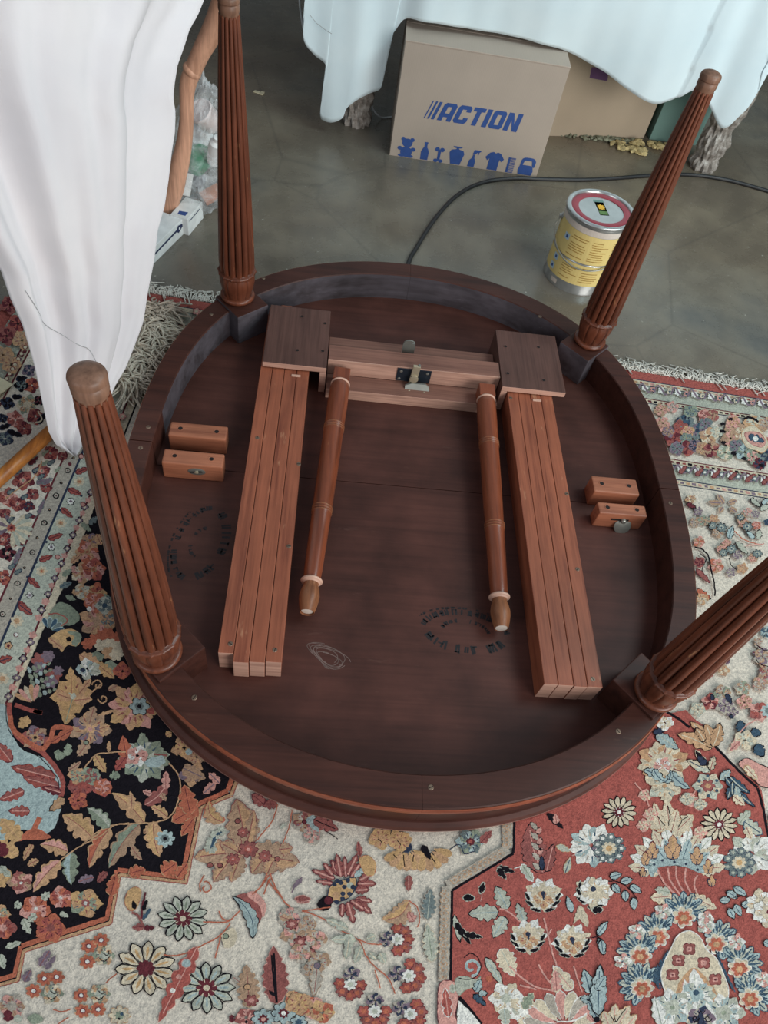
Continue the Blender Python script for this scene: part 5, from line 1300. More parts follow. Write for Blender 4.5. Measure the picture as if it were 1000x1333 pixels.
leaf(690, 340, 540, 440, 110, 'S', 'T', 5, None, -.2, two='Y'); stroke('O', 1.6, [(690, 330), (740, 370), (755, 440), (740, 490)]); leaf(720, 450, 690, 400, 50, 'P', 'Q', 2)
leaf(800, 440, 820, 260, 84, 'E', 'H', 6, 'L'); leaf(830, 690, 800, 470, 84, 'L', 'X', 6, 'G')
for cx, cy in ((0, 470), (50, 575), (108, 640)): ros(cx, cy, 34, 7, 'Q', 'M', 'P')
ruff(90, 470, 50, 6, 'SH', 0); ruff(140, 560, 60, 7, 'SHP', 0); ruff(50, 640, 60, 7, 'SPH', 0); ruff(160, 690, 60, 7, 'SH', 0); ruff(110, 740, 50, 6, 'HS', 0); leaf(150, 730, 130, 890, 70, 'H', 'S', 4); dot('V', 150, 715, 18, 'D')
for x, y, cs in ((110, 960, 'TOP'), (180, 990, 'YTO'), (40, 940, 'TY')): ruff(x, y, 70, 7, cs, 0)
leaf(60, 200, 0, 260, 30, 'V', None, 2); leaf(20, 320, 110, 320, 34, 'Q', 'P', 1)
fan(680, 10, 90, 110, 160, 7, 50, ['Y', 'T'], 'T', .25); stroke('K', 1.3, [(660, 60), (665, 130)]); stroke('K', 1.3, [(600, 60), (620, 80)]); stroke('K', 1.3, [(720, 60), (715, 100)]); dot('N', 675, 15, 36); leaf(690, 180, 690, 280, 50, 'Q', None, 3, 'P')
fan(790, 10, 60, 80, 165, 5, 50, ['Y', 'T'], 'T', .3); leaf(770, 0, 820, 90, 44, 'K', None, 2); stroke('K', 1.3, [(800, 40), (850, 110)])
F('1')
for x, y in ((495, 1092), (520, 1095)): ruff(x, y, 14, 7, 'YT', 0, 'T', .3); stroke('K', 1.2, [(x - 3, y), (x + 2, y + 6)])
ruff(612, 1096, 17, 9, 'BGE', 0, 'M', .3, 'R'); leaf(625, 1098, 640, 1082, 12, 'Q', None, 2); stroke('N', 1.4, [(585, 1106), (598, 1100), (604, 1112), (618, 1108)])

# ---- rust red centre medallion
F('I'); lay()
MED = [(690, 1060), (664, 1072), (667, 1110), (645, 1122), (592, 1155), (588, 1160), (586, 1276), (598, 1298), (625, 1332), (660, 1390), (1060, 1390), (1060, 1100), (1000, 1085), (991, 1030), (985, 1020), (968, 1008), (952, 996), (935, 978), (928, 965), (925, 950), (905, 938), (892, 925), (870, 930), (800, 900)]
F('1'); lay(); emit('R', MED, .4)
MIR = 2 * .53
def to_uv(x, y): q = np.array([x, y]) - RO; return (float(q @ EU), float(q @ EV))
lay(); upoly('R', [(.53, 1.1), (.62, 1.12)] + [(MIR - to_uv(*U(x, y, RZ0)[:2])[0], to_uv(*U(x, y, RZ0)[:2])[1]) for x, y in MED[:10]] + [(.53, 1.9)])
E1 = [(669, 1066), (668, 1111), (592, 1157), (588, 1160), (586, 1278)]
E2 = [(598, 1298), (615, 1318), (630, 1340), (650, 1380)]
E3 = [(868, 928), (885, 938), (897, 948)]; E4 = [(930, 972), (945, 988), (965, 1008), (985, 1026), (993, 1055), (1000, 1095), (1004, 1140)]
polyline('H', 14, shift([(669, 1066), (668, 1111), (590, 1157), (586, 1278)], 9))
for e_ in (E1, E2, E3, E4): polyline('K', 3.4, e_)
# little scallops on the greige border
def scal(a, b, n):
    for i in range(n):
        x = a[0] + (b[0] - a[0]) * (i + .5) / n; y = a[1] + (b[1] - a[1]) * (i + .5) / n; ros(x, y, 5.0, 4, 'H', 'T', 'S', .8)
scal((659, 1072), (659, 1104), 4); scal((654, 1110), (588, 1148), 10); scal((578, 1160), (576, 1276), 14); polyline('H', 11, [(1005, 1060), (1014, 1140)]); scal((1003, 1066), (1010, 1130), 7)
F('I')
poly('P', [(15, 1000), (60, 985), (110, 1010), (120, 1080), (100, 1180), (110, 1260), (10, 1260), (0, 1080)], True, 'M', 1.0); leaf(60, 1200, 40, 1030, 60, 'R', 'W', 3, 'P'); leaf(90, 1060, 80, 1000, 40, 'L', None, 2)
poly('L', [(100, 980), (160, 960), (220, 980), (250, 960), (230, 1010), (160, 1040), (120, 1070)], True, 'G', .6); poly('W', [(120, 1100), (180, 1150), (250, 1240), (110, 1260)], False)
stroke('K', 3.0, [(120, 1090), (190, 1160), (260, 1240)])
curl('B', 3.6, 195, 905, 56, PI * .5, 1.15, -1); stroke('K', 1.3, [(120, 970), (200, 975), (250, 920), (235, 850), (190, 825), (155, 850)]);
leaf(210, 1070, 280, 1130, 40, 'D', 'K', 3); leaf(220, 1050, 250, 980, 50, 'B', 'K', 3); leaf(240, 1060, 290, 1060, 36, 'B', 'K', 2); dot('O', 300, 975, 20)
leaf(95, 600, 130, 760, 34, 'L', 'K', 2); leaf(100, 640, 190, 770, 40, 'K', 'L', 3, ow=.7); leaf(150, 710, 260, 730, 40, 'K', 'L', 3, ow=.7)
leaf(150, 495, 215, 497, 36, 'K', 'L', 0, ow=1.3); leaf(250, 470, 270, 405, 30, 'K', 'L', 0, ow=1.3); stroke('P', 1.2, [(250, 520), (260, 460)])
for x0, y0, x1, y1, w in ((355, 580, 180, 590, 96), (410, 560, 340, 430, 84), (510, 640, 465, 530, 60), (395, 610, 325, 730, 84)): leaf(x0, y0, x1, y1, w, 'L', 'K', 4, 'B')
stroke('P', 2.0, [(360, 560), (420, 580), (490, 645)])
leaf(350, 315, 450, 345, 40, 'K', 'L', 3, ow=.7); leaf(350, 320, 400, 385, 36, 'K', 'L', 3, ow=.7); stroke('W', 1.4, [(450, 325), (490, 310), (520, 320)]); leaf(495, 300, 560, 400, 50, 'L', 'W', 2, 'G')
leaf(620, 350, 540, 60, 150, 'Q', 'K', 7, 'P', -.06); leaf(640, 340, 680, 180, 70, 'Q', 'K', 5, 'P'); 
for k in range(9): leaf(600 - k * 2, 330 - k * 30, 560 - k * 2 + (k % 2) * 60, 290 - k * 30, 26, 'P' if k % 2 else 'H', 'K', ow=.6)
leaf(615, 330, 610, 250, 26, 'N', 'K', 0); dot('K', 605, 210, 10)
def peony(x, y, r, ang=90):
    ruff(x, y, r, 13, 'WXW', 0, 'X', .62); ruff(x, y + r * .28, r * .55, 9, 'TXT', .3); dot('N', x, y - r * .1, r * .15); leaf(x, y - r * .2, x + r * .06, y + r * .3, r * .16, 'N', None)
    for a in (62, 118, 30, 150, 5, 175):
        a1 = math.radians(a + ang - 90); ca, sa = math.cos(a1), math.sin(a1); sg = 1 if a > 90 else -1
        leaf(x + r * .80 * ca + sg * r * .30 * sa, y + r * .95 * sa - sg * r * .30 * ca * .8, x + r * 1.02 * ca - sg * r * .30 * sa, y + r * 1.02 * sa + sg * r * .30 * ca * .8, r * .17, 'K', 'L', 0, ow=.7)
peony(618, 480, 100); peony(530, 720, 98); peony(790, 750, 100); peony(915, 460, 96, 120)
stroke('P', 2.2, [(625, 615), (645, 700), (670, 800), (700, 900)]); stroke('P', 2.2, [(590, 890), (640, 970), (690, 1030)]); stroke('P', 2.0, [(800, 900), (830, 1000), (850, 1050)]); stroke('P', 2, [(670, 680), (650, 720)])
leaf(370, 800, 450, 960, 110, 'X', 'W', 5, 'L', ow=.5); stroke('P', 2.4, [(420, 900), (520, 990), (600, 1030), (720, 1050)]); stroke('P', 2.2, [(480, 1010), (580, 1040)])
leaf(280, 850, 380, 1010, 50, 'L', 'K', 2, 'B'); ruff(400, 1090, 95, 9, 'WXW', 0, 'L', .3); leaf(390, 1150, 400, 1250, 80, 'L', 'W', 3, 'B'); ruff(510, 1160, 85, 8, 'XWL', 0, 'W', .4); leaf(500, 1150, 560, 1060, 60, 'G', 'X', 3); leaf(500, 1200, 520, 1290, 80, 'X', 'W', 3)
fan(740, 1260, 265, 150, 240, 9, 70, ['H', 'P', 'X'], 'W', .2); leaf(790, 1040, 680, 900, 80, 'X', 'W', 3, 'P'); leaf(700, 1050, 690, 920, 60, 'P', 'X', 3); stroke('W', 2, [(700, 1230), (800, 1220), (880, 1180)]); leaf(880, 1180, 920, 1230, 40, 'P', None)
for x0, y0, x1, y1, w in ((930, 1200, 960, 890, 90), (900, 1060, 860, 920, 70), (900, 1100, 840, 1090, 50), (930, 1040, 985, 960, 66), (940, 1210, 880, 1100, 50)): leaf(x0, y0, x1, y1, w, 'B', 'K', 4, 'D')
dot('K', 935, 1215, 20); 
for x0, y0, x1, y1 in ((790, 580, 760, 490), (940, 720, 985, 640), (945, 735, 985, 830)): leaf(x0, y0, x1, y1, 34, 'B', 'K', 0)
stroke('M', 1.2, [(870, 735), (935, 730)]); poly('X', [(800, 650), (830, 540), (880, 600), (885, 670), (850, 640), (830, 620)], True); leaf(700, 190, 780, 220, 36, 'L', 'T', 1); leaf(750, 350, 780, 260, 36, 'L', 'T', 1, 'D'); stroke('P', 1.4, [(790, 250), (820, 230)])
ruff(910, 190, 130, 13, 'WBW', 0); ros(985, 205, 76, 8, 'V', 'N', 'X', c2='Y'); leaf(650, 0, 740, 90, 44, 'K', None, 3); leaf(660, 10, 640, 0, 20, 'K', None); leaf(700, 60, 690, 0, 40, 'P', None, 2)
F('J')
daisy(152, 165, 100, 14, 'X', 'K', 'M', 'W', .1, .3, 1.0); daisy(718, 235, 105, 14, 'X', 'K', 'M', 'W', .1, .28, 1.0)
ros(95, 370, 92, 9, 'E', 'W', 'X', c2='Y'); 
for k in range(9): a = 2 * PI * k / 9; ros(95 + 70 * math.cos(a), 370 + 66 * math.sin(a), 24, 5, 'E', 'N', 'W', .7)
ruff(900, 400, 120, 12, 'WLW', 0); ros(830, 450, 90, 9, 'E', 'N', 'X', c2='Y')
for k in range(9): a = 2 * PI * k / 9; ros(830 + 68 * math.cos(a), 450 + 66 * math.sin(a), 24, 5, 'E', 'N', 'L', .7)
# great fan palmette
for a in range(180, 361, 15):
    t = math.radians(a); leaf(480 + 90 * math.cos(t), 500 + 60 * math.sin(t), 480 + 275 * math.cos(t), 470 + 235 * math.sin(t), 84, 'W' if a % 30 else 'X', 'L', 3, ow=.5)
for a in range(190, 351, 20):
    t = math.radians(a); leaf(480 + 60 * math.cos(t), 500 + 40 * math.sin(t), 480 + 215 * math.cos(t), 480 + 180 * math.sin(t), 60, 'B', 'W', 2, ow=.4)
poly('R', [(370, 480), (460, 470), (580, 490), (640, 540), (600, 600), (520, 640), (480, 640), (430, 600)], True)
poly('B', [(320, 480), (400, 430), (470, 430), (560, 440), (640, 500), (600, 505), (530, 475), (450, 465), (370, 480), (340, 530)], True, 'E', .4)
for x, y, s in ((455, 370, 1.0), (340, 385, .72), (590, 415, .75), (300, 430, .55), (655, 475, .6), (285, 505, .4), (675, 555, .45)):
    leaf(x, y + 60 * s, x, y - 75 * s, 74 * s, 'T', 'M', 3, 'Y'); leaf(x - 8 * s, y + 60 * s, x - 44 * s, y - 20 * s, 34 * s, 'T', 'N', 2); leaf(x + 8 * s, y + 60 * s, x + 44 * s, y - 20 * s, 34 * s, 'T', 'N', 2)
for x, y in ((350, 460), (395, 438), (465, 447), (530, 457), (595, 490)): dot('N', x, y, 8)
for x0, x1, y0 in ((370, 430, 490), (425, 455, 480), (475, 485, 470), (530, 520, 480), (595, 555, 520)): stroke('P', 2.2, [(x0, y0), ((x0 + x1) / 2, (y0 + 620) / 2), (x1 + 40, 630)])
# cream crown above
for x0, y0, x1, y1, w in ((440, 270, 420, 100, 90), (410, 270, 300, 150, 90), (480, 270, 570, 180, 90), (450, 270, 480, 150, 70), (390, 270, 350, 110, 60)): leaf(x0, y0, x1, y1, w, 'X', 'T', 4, None, ow=.4)
for P in ([(410, 240), (370, 190), (320, 160)], [(430, 240), (440, 180), (425, 130)], [(485, 250), (510, 210), (540, 190)]): stroke('K', 1.2, P)
for x, y in ((290, 240), (610, 280), (330, 180), (560, 100), (530, 90), (600, 120), (300, 70)): ruff(x, y, 36, 6, 'PX', 0)
stroke('P', 1.8, [(240, 0), (290, 60), (320, 130)]); stroke('P', 1.8, [(620, 0), (560, 80), (540, 130)])
for P in ((100, 560), ): pass
for x0, y0, x1, y1 in ((100, 530, 165, 515), (165, 560, 225, 545), (115, 575, 155, 620), (185, 610, 190, 670), (215, 580, 275, 620), (235, 650, 235, 715)): leaf(x0, y0, x1, y1, 36, 'B', 'K', 0)
stroke('K', 1.2, [(70, 555), (150, 560), (210, 600), (250, 650)])
for x0, y0, x1, y1 in ((725, 665, 780, 660), (760, 615, 820, 650), (800, 590, 870, 635), (770, 710, 800, 765), (805, 690, 840, 750), (850, 700, 885, 670)): leaf(x0, y0, x1, y1, 36, 'B', 'K', 0)
stroke('K', 1.2, [(920, 665), (850, 640), (790, 650)])
leaf(450, 640, 330, 650, 90, 'X', 'T', 4, ow=.3); leaf(560, 640, 700, 710, 70, 'X', 'T', 4, ow=.3); leaf(440, 620, 350, 600, 50, 'L', None, 2)
ruff(20, 620, 90, 11, 'WXW', 0, 'X', .5); dot('N', 5, 600, 16); leaf(0, 720, 60, 715, 40, 'K', 'L', 2)
ruff(960, 690, 90, 11, 'WXW', 0, 'X', .5); leaf(830, 230, 890, 160, 60, 'L', 'G', 3); leaf(860, 220, 960, 290, 70, 'L', 'D', 3, 'D'); leaf(870, 250, 900, 320, 50, 'X', None, 2)
F('K')
# the tiered pale palmette at the foot of the frame
for x, y, s in ((515, 130, 1.0), (370, 240, .95), (270, 350, 1.0), (280, 530, 1.0), (700, 280, .95), (830, 420, 1.0), (890, 590, 1.0)):
    dx = x - 570; a0 = -90 if abs(dx) < 80 else (-150 if dx < 0 else -30)
    for k in range(9):
        t = math.radians(a0 - 100 + 25 * k); leaf(x + 20 * s * math.cos(t), y + 20 * s * math.sin(t), x + 135 * s * math.cos(t), y + 125 * s * math.sin(t), 62 * s, 'L' if k % 2 else 'B', 'D', 4, 'D', vw=1.6)
    for k in range(14):
        t = math.radians(a0 - 110 + 17 * k); leaf(x + 50 * s * math.cos(t), y + 50 * s * math.sin(t), x + 105 * s * math.cos(t), y + 98 * s * math.sin(t), 12, 'D', None)
    ros(x, y + 20, 66 * s, 7, 'X', 'W', None); ros(x, y + 24, 46 * s, 6, 'O', 'P', 'T')
for x, y in ((400, 120), (640, 160), (250, 230), (170, 400), (810, 290), (960, 500), (640, 200)): ruff(x, y, 44, 8, 'WLP', 0)
for k in range(16):
    leaf(330 + k * 6, 470 - k * 9, 390 + k * 3, 580 - k * 14, 9, 'D', None); leaf(720 + k * 6, 400 + k * 12, 690 + k * 5, 330 + k * 12, 9, 'D', None)
poly('X', [(540, 230), (600, 260), (640, 330), (700, 390), (740, 480), (765, 560), (750, 640), (700, 700), (600, 760), (470, 700), (420, 590), (390, 480), (410, 400), (450, 320), (480, 260)], True, 'W', 1.4)
poly('T', [(560, 440), (620, 470), (690, 560), (700, 640), (560, 700), (470, 620), (490, 520)], True)
for x, y in ((545, 330), (485, 395), (628, 408), (452, 475), (693, 502)): ros(x, y, 40, 4, 'Q', 'M', 'P', .8, PI / 4); dot('M', x, y, 6)
for x0, y0, x1, y1, w in ((600, 700, 570, 440, 120), (560, 700, 520, 500, 80), (640, 700, 640, 520, 80)): leaf(x0, y0, x1, y1, w, 'W', 'P', 4, 'L', ow=.5)
ruff(590, 590, 90, 10, 'LWB', 0, 'B', .4); dot('D', 585, 575, 18)
for x, y in ((450, 660), (740, 690)): ruff(x, y, 105, 11, 'LWB', 0, 'L', .4); dot('G', x, y, 14); leaf(x - 60, y + 100, x - 100, y - 60, 70, 'W', 'L', 4)
ruff(610, 720, 70, 8, 'VHN', 0, 'N', .3); leaf(610, 760, 610, 680, 30, 'N', 'K', 2)
for x, y in ((580, 720), (650, 720)): curl('K', 1.4, x, y, 22, 0, 1)
for x0, y0, x1, y1, w in ((110, 800, 130, 640, 80), (130, 780, 210, 650, 80), (100, 780, 60, 680, 60), (160, 800, 250, 700, 60)): leaf(x0, y0, x1, y1, w, 'X', 'T', 4, 'P')
stroke('K', 1.2, [(100, 700), (130, 740), (190, 660)]); stroke('K', 1.2, [(130, 740), (120, 700)])
for x0, y0, x1, y1 in ((30, 250, 85, 175), (50, 280, 60, 360), (970, 290, 1010, 310)): leaf(x0, y0, x1, y1, 36, 'B', 'K', 0)
stroke('K', 1.1, [(0, 265), (30, 262), (50, 285)]); leaf(30, 700, 40, 420, 90, 'B', 'K', 5, 'D'); leaf(20, 560, 75, 480, 50, 'B', 'K', 3)
ruff(1000, 120, 90, 11, 'WXW', 0, 'X', .5); dot('M', 1000, 120, 18)
F('L')
ruff(500, 905, 110, 9, 'LXL', 0); ros(500, 900, 54, 6, 'Q', 'M', 'T')
for k in range(6): a = 2 * PI * k / 6 + .5; dot('D', 500 + 82 * math.cos(a), 900 + 80 * math.sin(a), 14)
ruff(130, 720, 190, 13, 'XTX', 0, 'X', .5); ruff(130, 740, 70, 9, 'PPW', 0); ruff(150, 900, 130, 9, 'XLX', .4)
for x0, y0, x1, y1, w in ((90, 830, -20, 770, 70), (60, 770, 150, 870, 70), (150, 870, 210, 800, 60), (200, 790, 350, 920, 80), (180, 850, 200, 780, 40)): leaf(x0, y0, x1, y1, w, 'B', 'K', 3, 'D', bend=.08)
leaf(80, 480, 260, 600, 90, 'B', 'K', 4, 'L'); leaf(60, 470, 160, 440, 50, 'N', 'K', 3); ruff(150, 390, 60, 7, 'WX', 0)
for x0, y0, x1, y1, w in ((530, 600, 250, 480, 110), (530, 590, 360, 380, 90), (540, 590, 480, 400, 120), (540, 580, 600, 390, 100), (470, 540, 400, 430, 60)): leaf(x0, y0, x1, y1, w, 'T', 'K', 4, 'X', bend=.05, ow=.9)
leaf(510, 790, 400, 610, 60, 'K', 'X', 3); leaf(500, 780, 330, 690, 70, 'X', 'K', 4, 'D'); leaf(520, 770, 550, 660, 60, 'X', 'K', 3); leaf(480, 730, 420, 660, 60, 'N', 'K', 2); leaf(510, 780, 390, 760, 40, 'L', None, 2)
for x0, y0, x1, y1, w in ((600, 850, 680, 770, 70), (640, 830, 880, 1070, 60), (680, 830, 840, 960, 60), (700, 900, 660, 1010, 60), (720, 900, 760, 1030, 70), (700, 870, 700, 980, 40)): leaf(x0, y0, x1, y1, w, 'B' if w > 60 else 'D', 'K', 4, 'L', bend=.04)
leaf(700, 980, 800, 1060, 70, 'X', None, 3); ruff(330, 1010, 50, 6, 'LX', 0); ruff(440, 1050, 46, 6, 'LX', 0)
# right cream field
for cx, cy, r, cs in ((520, 220, 70, 'RMP'), (620, 150, 70, 'SHG'), (640, 250, 70, 'HV'), (800, 220, 60, 'PS'), (700, 300, 44, 'VH'), (920, 300, 80, 'QRP'), (780, 110, 60, 'SHX'), (930, 60, 60, 'SPH'), (420, 280, 60, 'LX')): ruff(cx, cy, r, 8, cs, cx, None)
for x0, y0, x1, y1, w in ((650, 160, 690, 230, 40), (770, 460, 760, 370, 80), (850, 460, 930, 480, 70), (890, 570, 950, 660, 90), (680, 330, 700, 350, 30), (540, 200, 530, 160, 30)): leaf(x0, y0, x1, y1, w, 'D' if w > 60 else 'N', 'K', 4)
ros(985, 290, 60, 8, 'B', None, 'E'); stroke('P', 1.8, [(680, 620), (720, 520), (800, 420), (900, 360)]); ruff(800, 530, 80, 8, 'XLX', 0); leaf(760, 540, 670, 620, 60, 'P', 'X', 3)
poly('P', [(750, 720), (820, 680), (900, 720), (1000, 770), (1010, 900), (930, 900), (830, 800)], True, 'K', 1.0); leaf(800, 740, 900, 850, 60, 'X', 'T', 3)
F('N')
for x0, y0, x1, y1, w, c in ((720, 520, 860, 560, 40, 'V'), (760, 590, 880, 700, 50, 'S'), (740, 440, 860, 510, 40, 'H'), (790, 700, 880, 780, 50, 'V'), (470, 640, 510, 580, 40, 'V'), (290, 780, 370, 700, 40, 'Q')): leaf(x0, y0, x1, y1, w, c, None, 3, 'M')
for x, y, r, cs in ((820, 560, 80, 'SHV'), (860, 720, 70, 'QSH'), (440, 700, 60, 'TXS'), (800, 850, 60, 'HS'), (640, 860, 60, 'SLG'), (860, 330, 60, 'DEB'), (780, 420, 40, 'SH')): ruff(x, y, r, 8, cs, 0, None)
stroke('K', 1.0, [(760, 590), (800, 640), (880, 660)]); stroke('K', 1.0, [(760, 450), (830, 500), (880, 500)])
F('M')
for x0, y0, x1, y1 in ((510, 150, 440, 40), (480, 140, 330, 130), (560, 140, 650, 110), (500, 180, 450, 250), (570, 190, 650, 240)): leaf(x0, y0, x1, y1, 56, 'S', 'H', 0, 'V', ow=.4)
for x, y, r, cs in ((150, 100, 56, 'TSX'), (240, 230, 46, 'VH'), (200, 350, 60, 'SH'), (240, 560, 60, 'PSO'), (420, 820, 80, 'PSO'), (300, 330, 60, 'GS'), (400, 310, 50, 'ST'), (440, 460, 60, 'SH'), (540, 580, 50, 'PS'), (480, 640, 50, 'SP'), (770, 240, 50, 'PH'), (850, 260, 50, 'HV'), (860, 380, 50, 'PO'), (690, 300, 50, 'SX'), (720, 350, 60, 'SP'), (650, 700, 50, 'VH'), (820, 740, 50, 'SP'), (580, 890, 50, 'VH'), (710, 850, 60, 'TS'), (980, 350, 40, 'DN')): ruff(x, y, r, 8, cs, x)
for x, y, r in ((385, 385, 44), (480, 405, 56), (690, 295, 40), (760, 395, 54), (500, 680, 46), (590, 640, 56), (870, 690, 50)): ros(x, y, r, 7, 'E', 'K', 'L', .9, c2='D')
for x0, y0, x1, y1, w, c in ((560, 520, 600, 390, 76, 'B'), (830, 520, 760, 450, 50, 'B'), (880, 530, 890, 430, 60, 'L'), (640, 560, 760, 690, 56, 'L'), (800, 90, 900, 180, 50, 'L'), (900, 210, 1010, 160, 60, 'L'), (920, 150, 1000, 90, 50, 'B'), (110, 150, 200, 190, 50, 'M')): leaf(x0, y0, x1, y1, w, c, 'K', 4)
stroke('O', 1.4, [(620, 440), (700, 520), (800, 570), (930, 590)]); stroke('P', 1.4, [(750, 600), (850, 590), (940, 580)]); stroke('K', 1.1, [(560, 740), (590, 820), (650, 870)])
stroke('K', 2.0, [(190, 620), (270, 640), (340, 720), (365, 850), (400, 1000), (410, 1150)]); stroke('K', 1.2, [(250, 690), (310, 750), (270, 870), (340, 970)]); leaf(210, 860, 350, 1000, 50, 'Q', 'M', 2); ruff(240, 780, 60, 7, 'QM', 0); leaf(220, 1080, 360, 1180, 60, 'O', 'K', 3); ruff(270, 1180, 60, 7, 'TX', 0)

# ---- far bands: right side top border
F('O')
for x in range(100, 1000, 120):
    y = 140 + x * .130; c = x // 120
    ros(x, y, 26, 5, 'W', None); stroke('V', 2.2, [(x - 50, y + 14), (x - 20, y - 34), (x + 30, y + 30), (x + 70, y - 10)]); ros(x + 62, y + 10, 22, 5, 'X' if c % 2 else 'P', 'N', 'D', .7)
for x in range(340, 1000, 120):
    y = 694 + x * .128; ros(x + 20, y, 26, 5, 'W', None); stroke('V', 2.2, [(x - 40, y + 20), (x, y - 30), (x + 40, y + 30), (x + 80, y - 10)]); ros(x + 75, y + 8, 22, 5, 'E', 'N', 'W', .7); leaf(x + 10, y + 30, x + 60, y - 20, 28, 'Q', 'M', 2)
for x, y, r, cs in ((220, 310, 46, 'SP'), (230, 410, 50, 'PS'), (300, 290, 40, 'PH'), (390, 395, 56, 'DNE'), (360, 430, 50, 'QR'), (430, 320, 44, 'GE'), (530, 350, 46, 'PQ'), (590, 350, 44, 'QS'), (480, 460, 62, 'VDE'), (540, 410, 44, 'EV'), (410, 470, 44, 'TP'), (310, 520, 60, 'QRM'), (400, 520, 44, 'EG'), (410, 590, 56, 'RMQ'), (460, 570, 44, 'VN'), (330, 590, 50, 'VE'), (560, 500, 60, 'TSX'), (520, 590, 50, 'ST'), (590, 600, 60, 'QMS'), (680, 620, 56, 'XLG'), (620, 470, 40, 'LX'), (740, 430, 60, 'SP'), (720, 520, 60, 'SPS'), (740, 390, 44, 'PT'), (800, 480, 60, 'SX'), (760, 570, 50, 'EV'), (820, 620, 60, 'EGB'), (880, 400, 60, 'XTL'), (880, 650, 50, 'GP'), (930, 700, 46, 'MN'), (970, 410, 50, 'SH'), (980, 560, 60, 'QP'), (985, 640, 50, 'EN'), (270, 470, 40, 'VS')): ruff(x, y, r, 7, cs, x, None)
poly('X', [(800, 480), (840, 430), (900, 430), (950, 480), (990, 560), (950, 620), (900, 600), (830, 570)], True, 'T', .8); poly('P', [(820, 490), (850, 470), (930, 480), (970, 540), (940, 580), (860, 550)], True, 'Q', .6); leaf(850, 500, 960, 540, 50, 'D', 'N', 3); dot('W', 900, 520, 20)
for x, y in ((720, 375), (662, 410), (662, 465), (668, 545), (740, 625), (815, 660), (940, 710)): leaf(x - 20, y, x + 22, y + 4, 22, 'K', None)
stroke('K', 3, [(815, 375), (860, 365), (920, 395)]); dot('N', 480, 460, 14); dot('D', 390, 395, 16)
# far left of the rug, mostly hidden by the cloth: guard stripe and shaded border
F('1')
for x, y in ((208, 402), (232, 406), (256, 408), (170, 520), (160, 545), (152, 568)): ros(x, y, 5, 5, 'P', 'M', 'X', .8)
for x, y in ((14, 400), (24, 425), (10, 440), (30, 446), (5, 465), (16, 478)): ruff(x, y, 12, 7, random.Random(x).choice(['QM', 'VN', 'TS', 'RM']), 0)
F('P')
for x, y in ((205, 455), (175, 505), (150, 545), (125, 590), (105, 625), (80, 665), (60, 705), (30, 755), (5, 800)): dot('X', x, y, 14, 'M')
# the border and field sprays run on to the right with the same repeat
for k_ in range(len(RF)):
    f_ = RF[k_]; uv_ = [to_uv(RV[i][0], RV[i][1]) for i in f_]
    us = [u for u, v in uv_]; cu = sum(us) / len(us); cv = sum(v for u, v in uv_) / len(uv_)
    if not (.62 < cu < .985 and .085 < cv < 1.0) or max(us) - min(us) > .2 or RCOL[k_] == 'R' and max(us) - min(us) > .12: continue
    if cv > .4 and cv < .95 and cu < .64: continue
    for sh_ in (.37, .74, 1.11):
        if cu + sh_ > (1.9 if cv < .4 else 1.30): continue
        if min(uvpix(u + sh_, v)[0] for u, v in uv_) < 1008: continue
        i0 = len(RV)
        for (u, v), i in zip(uv_, f_): RV.append((*uvw(u + sh_, v), RV[i][2]))
        RF.append(tuple(range(i0, i0 + len(f_)))); RCOL.append(RCOL[k_])
# the rug is symmetrical about its middle: repeat the near side's tufts on the far side, outside the picture
for k_ in range(len(RF)):
    f_ = RF[k_]; uv_ = [to_uv(RV[i][0], RV[i][1]) for i in f_]
    cu = sum(u for u, v in uv_) / len(uv_); cv = sum(v for u, v in uv_) / len(uv_)
    if cu > .36: continue
    if cv < 3 and min(uvpix(MIR - u, v)[0] for u, v in uv_) < 1012: continue
    i0 = len(RV)
    for (u, v), i in zip(uv_, f_): RV.append((*uvw(MIR - u, v), RV[i][2]))
    RF.append(tuple(range(i0, i0 + len(f_)))); RCOL.append(RCOL[k_])
# assemble
bm_names = {}
me = bpy.data.meshes.new('woven_pattern')
me.from_pydata(RV, [], RF)
ca_ = me.color_attributes.new('wool', 'FLOAT_COLOR', 'CORNER')
buf = np.empty((len(me.loops), 4), dtype=np.float32)
LC = {k: np.array(lin(c)) for k, c in PAL.items()}
li = 0
for f_, c_ in zip(RF, RCOL):
    v_ = LC[c_].copy(); v_[:3] *= rj.uniform(.9, 1.08); buf[li:li + len(f_)] = v_; li += len(f_)
ca_.data.foreach_set('color', buf.ravel())
me.update()
# every tuft faces up
nrm = np.empty(len(me.polygons) * 3); me.polygons.foreach_get('normal', nrm)
bmx = bmesh.new(); bmx.from_mesh(me)
bmesh.ops.reverse_faces(bmx, faces=[f for f in bmx.faces if f.normal.z < 0]); bmx.to_mesh(me); bmx.free()
pat = link('woven_pattern', me, M['wool'], rug); tag(pat, None, None, None, 'stuff')
base = mesh('rug_base', mp_, [(0, 3, 2, 1), (4, 5, 6, 7), (0, 1, 5, 4), (1, 2, 6, 5), (2, 3, 7, 6), (3, 0, 4, 7)], M['wool'], rug)
cb_ = base.data.color_attributes.new('wool', 'FLOAT_COLOR', 'CORNER')
cb_.data.foreach_set('color', np.tile(np.array(lin(PAL['C']), dtype=np.float32), len(base.data.loops)))
print('rug polygons', len(RF), 'verts', len(RV), 'thickness', RZ[0] - RZ0)
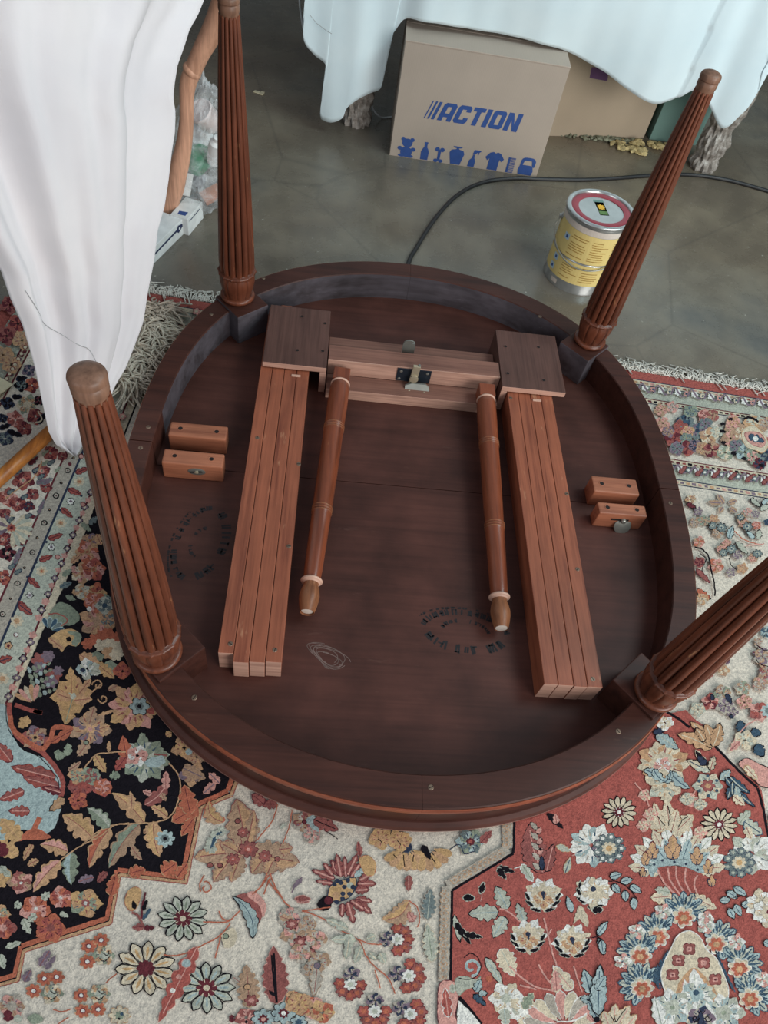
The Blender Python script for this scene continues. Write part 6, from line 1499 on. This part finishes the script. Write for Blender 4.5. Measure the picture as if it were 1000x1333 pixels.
# fringe along the far end
M['fringe'] = plain('cotton_fringe', (205, 200, 190), .95, 0, .15, 200)
def strands(name, n, fn, parent, mat='fringe', rad=.0016):
    V_, F_ = [], []
    for i in range(n):
        P = fn(i)
        for k, p in enumerate(P):
            t = P[min(k + 1, len(P) - 1)] - P[max(k - 1, 0)]; t = t / (np.linalg.norm(t) + 1e-9)
            a = np.cross(t, [0, 0, 1.0]); a /= (np.linalg.norm(a) + 1e-9); b = np.cross(t, a)
            for j in range(4): V_.append(p + rad * (a * math.cos(j * PI / 2) + b * math.sin(j * PI / 2)))
        o = len(V_) - 4 * len(P)
        for k in range(len(P) - 1):
            for j in range(4): F_.append((o + 4 * k + j, o + 4 * k + (j + 1) % 4, o + 4 * k + 4 + (j + 1) % 4, o + 4 * k + 4 + j))
    return mesh(name, V_, F_, M[mat], parent, True)
rf = random.Random(31)
def fr(i):
    u = -.98 + 2.97 * (i / 1500.0) + rf.uniform(-.004, .004); L = rf.uniform(.025, .055); a = rf.gauss(0, .75); P = []
    for k in range(5):
        t = k / 4; du = L * t * math.sin(a + .5 * t * rf.uniform(-1, 1)); dv = L * t * math.cos(a * .8)
        q = uvw(u + du, V0 - dv); z = RZ0 + .001 + rf.uniform(-.003, .003) + (.006 * math.sin(PI * t) if k else 0) - .006 * t
        P.append(np.array([q[0], q[1], max(FL + .002, z)]))
    if rf.random() < .06:   # some lie forward over the red band
        for k in range(5): q = uvw(u + .4 * L * k / 4, V0 + L * .9 * k / 4 - .01); P[k] = np.array([q[0], q[1], RZ0 + .004])
    return P
fringe = strands('fringe', 1500, fr, rug); tag(fringe, None, None, None, 'stuff')
# a thick tuft of loose fringe by the hanging cloth
ctr = [U(175, 497, 0.0), U(192, 470, .006), U(205, 440, .006), U(200, 415, .004)]
def tf(i):
    b = ctr[i % 4]; b = b + np.array([rf.uniform(-.03, .03), rf.uniform(-.03, .03), 0])
    a = rf.uniform(0, 2 * PI) if i % 3 else math.radians(-30 + rf.uniform(-50, 50)); L = rf.uniform(.035, .075); P = []
    h0 = rf.uniform(.004, .034); bend_ = rf.uniform(-1.0, 1.0)
    for k in range(6):
        t = k / 5; aa = a + bend_ * t
        P.append(np.array([b[0] + L * t * math.cos(aa), b[1] + L * t * math.sin(aa), RZ0 + .003 + h0 * math.sin(PI * (.35 + .65 * t)) + .003]))
    return P
M['tuft'] = plain('beige_wool_tuft', (206, 194, 176), .95, 0, .35, 90)
tuft = strands('fringe_tuft', 620, tf, None, 'tuft', .0023)
tag(tuft, 'shaggy beige tuft of loose rug fringe between the hanging cloth and the table rim', 'tuft', None, 'stuff')
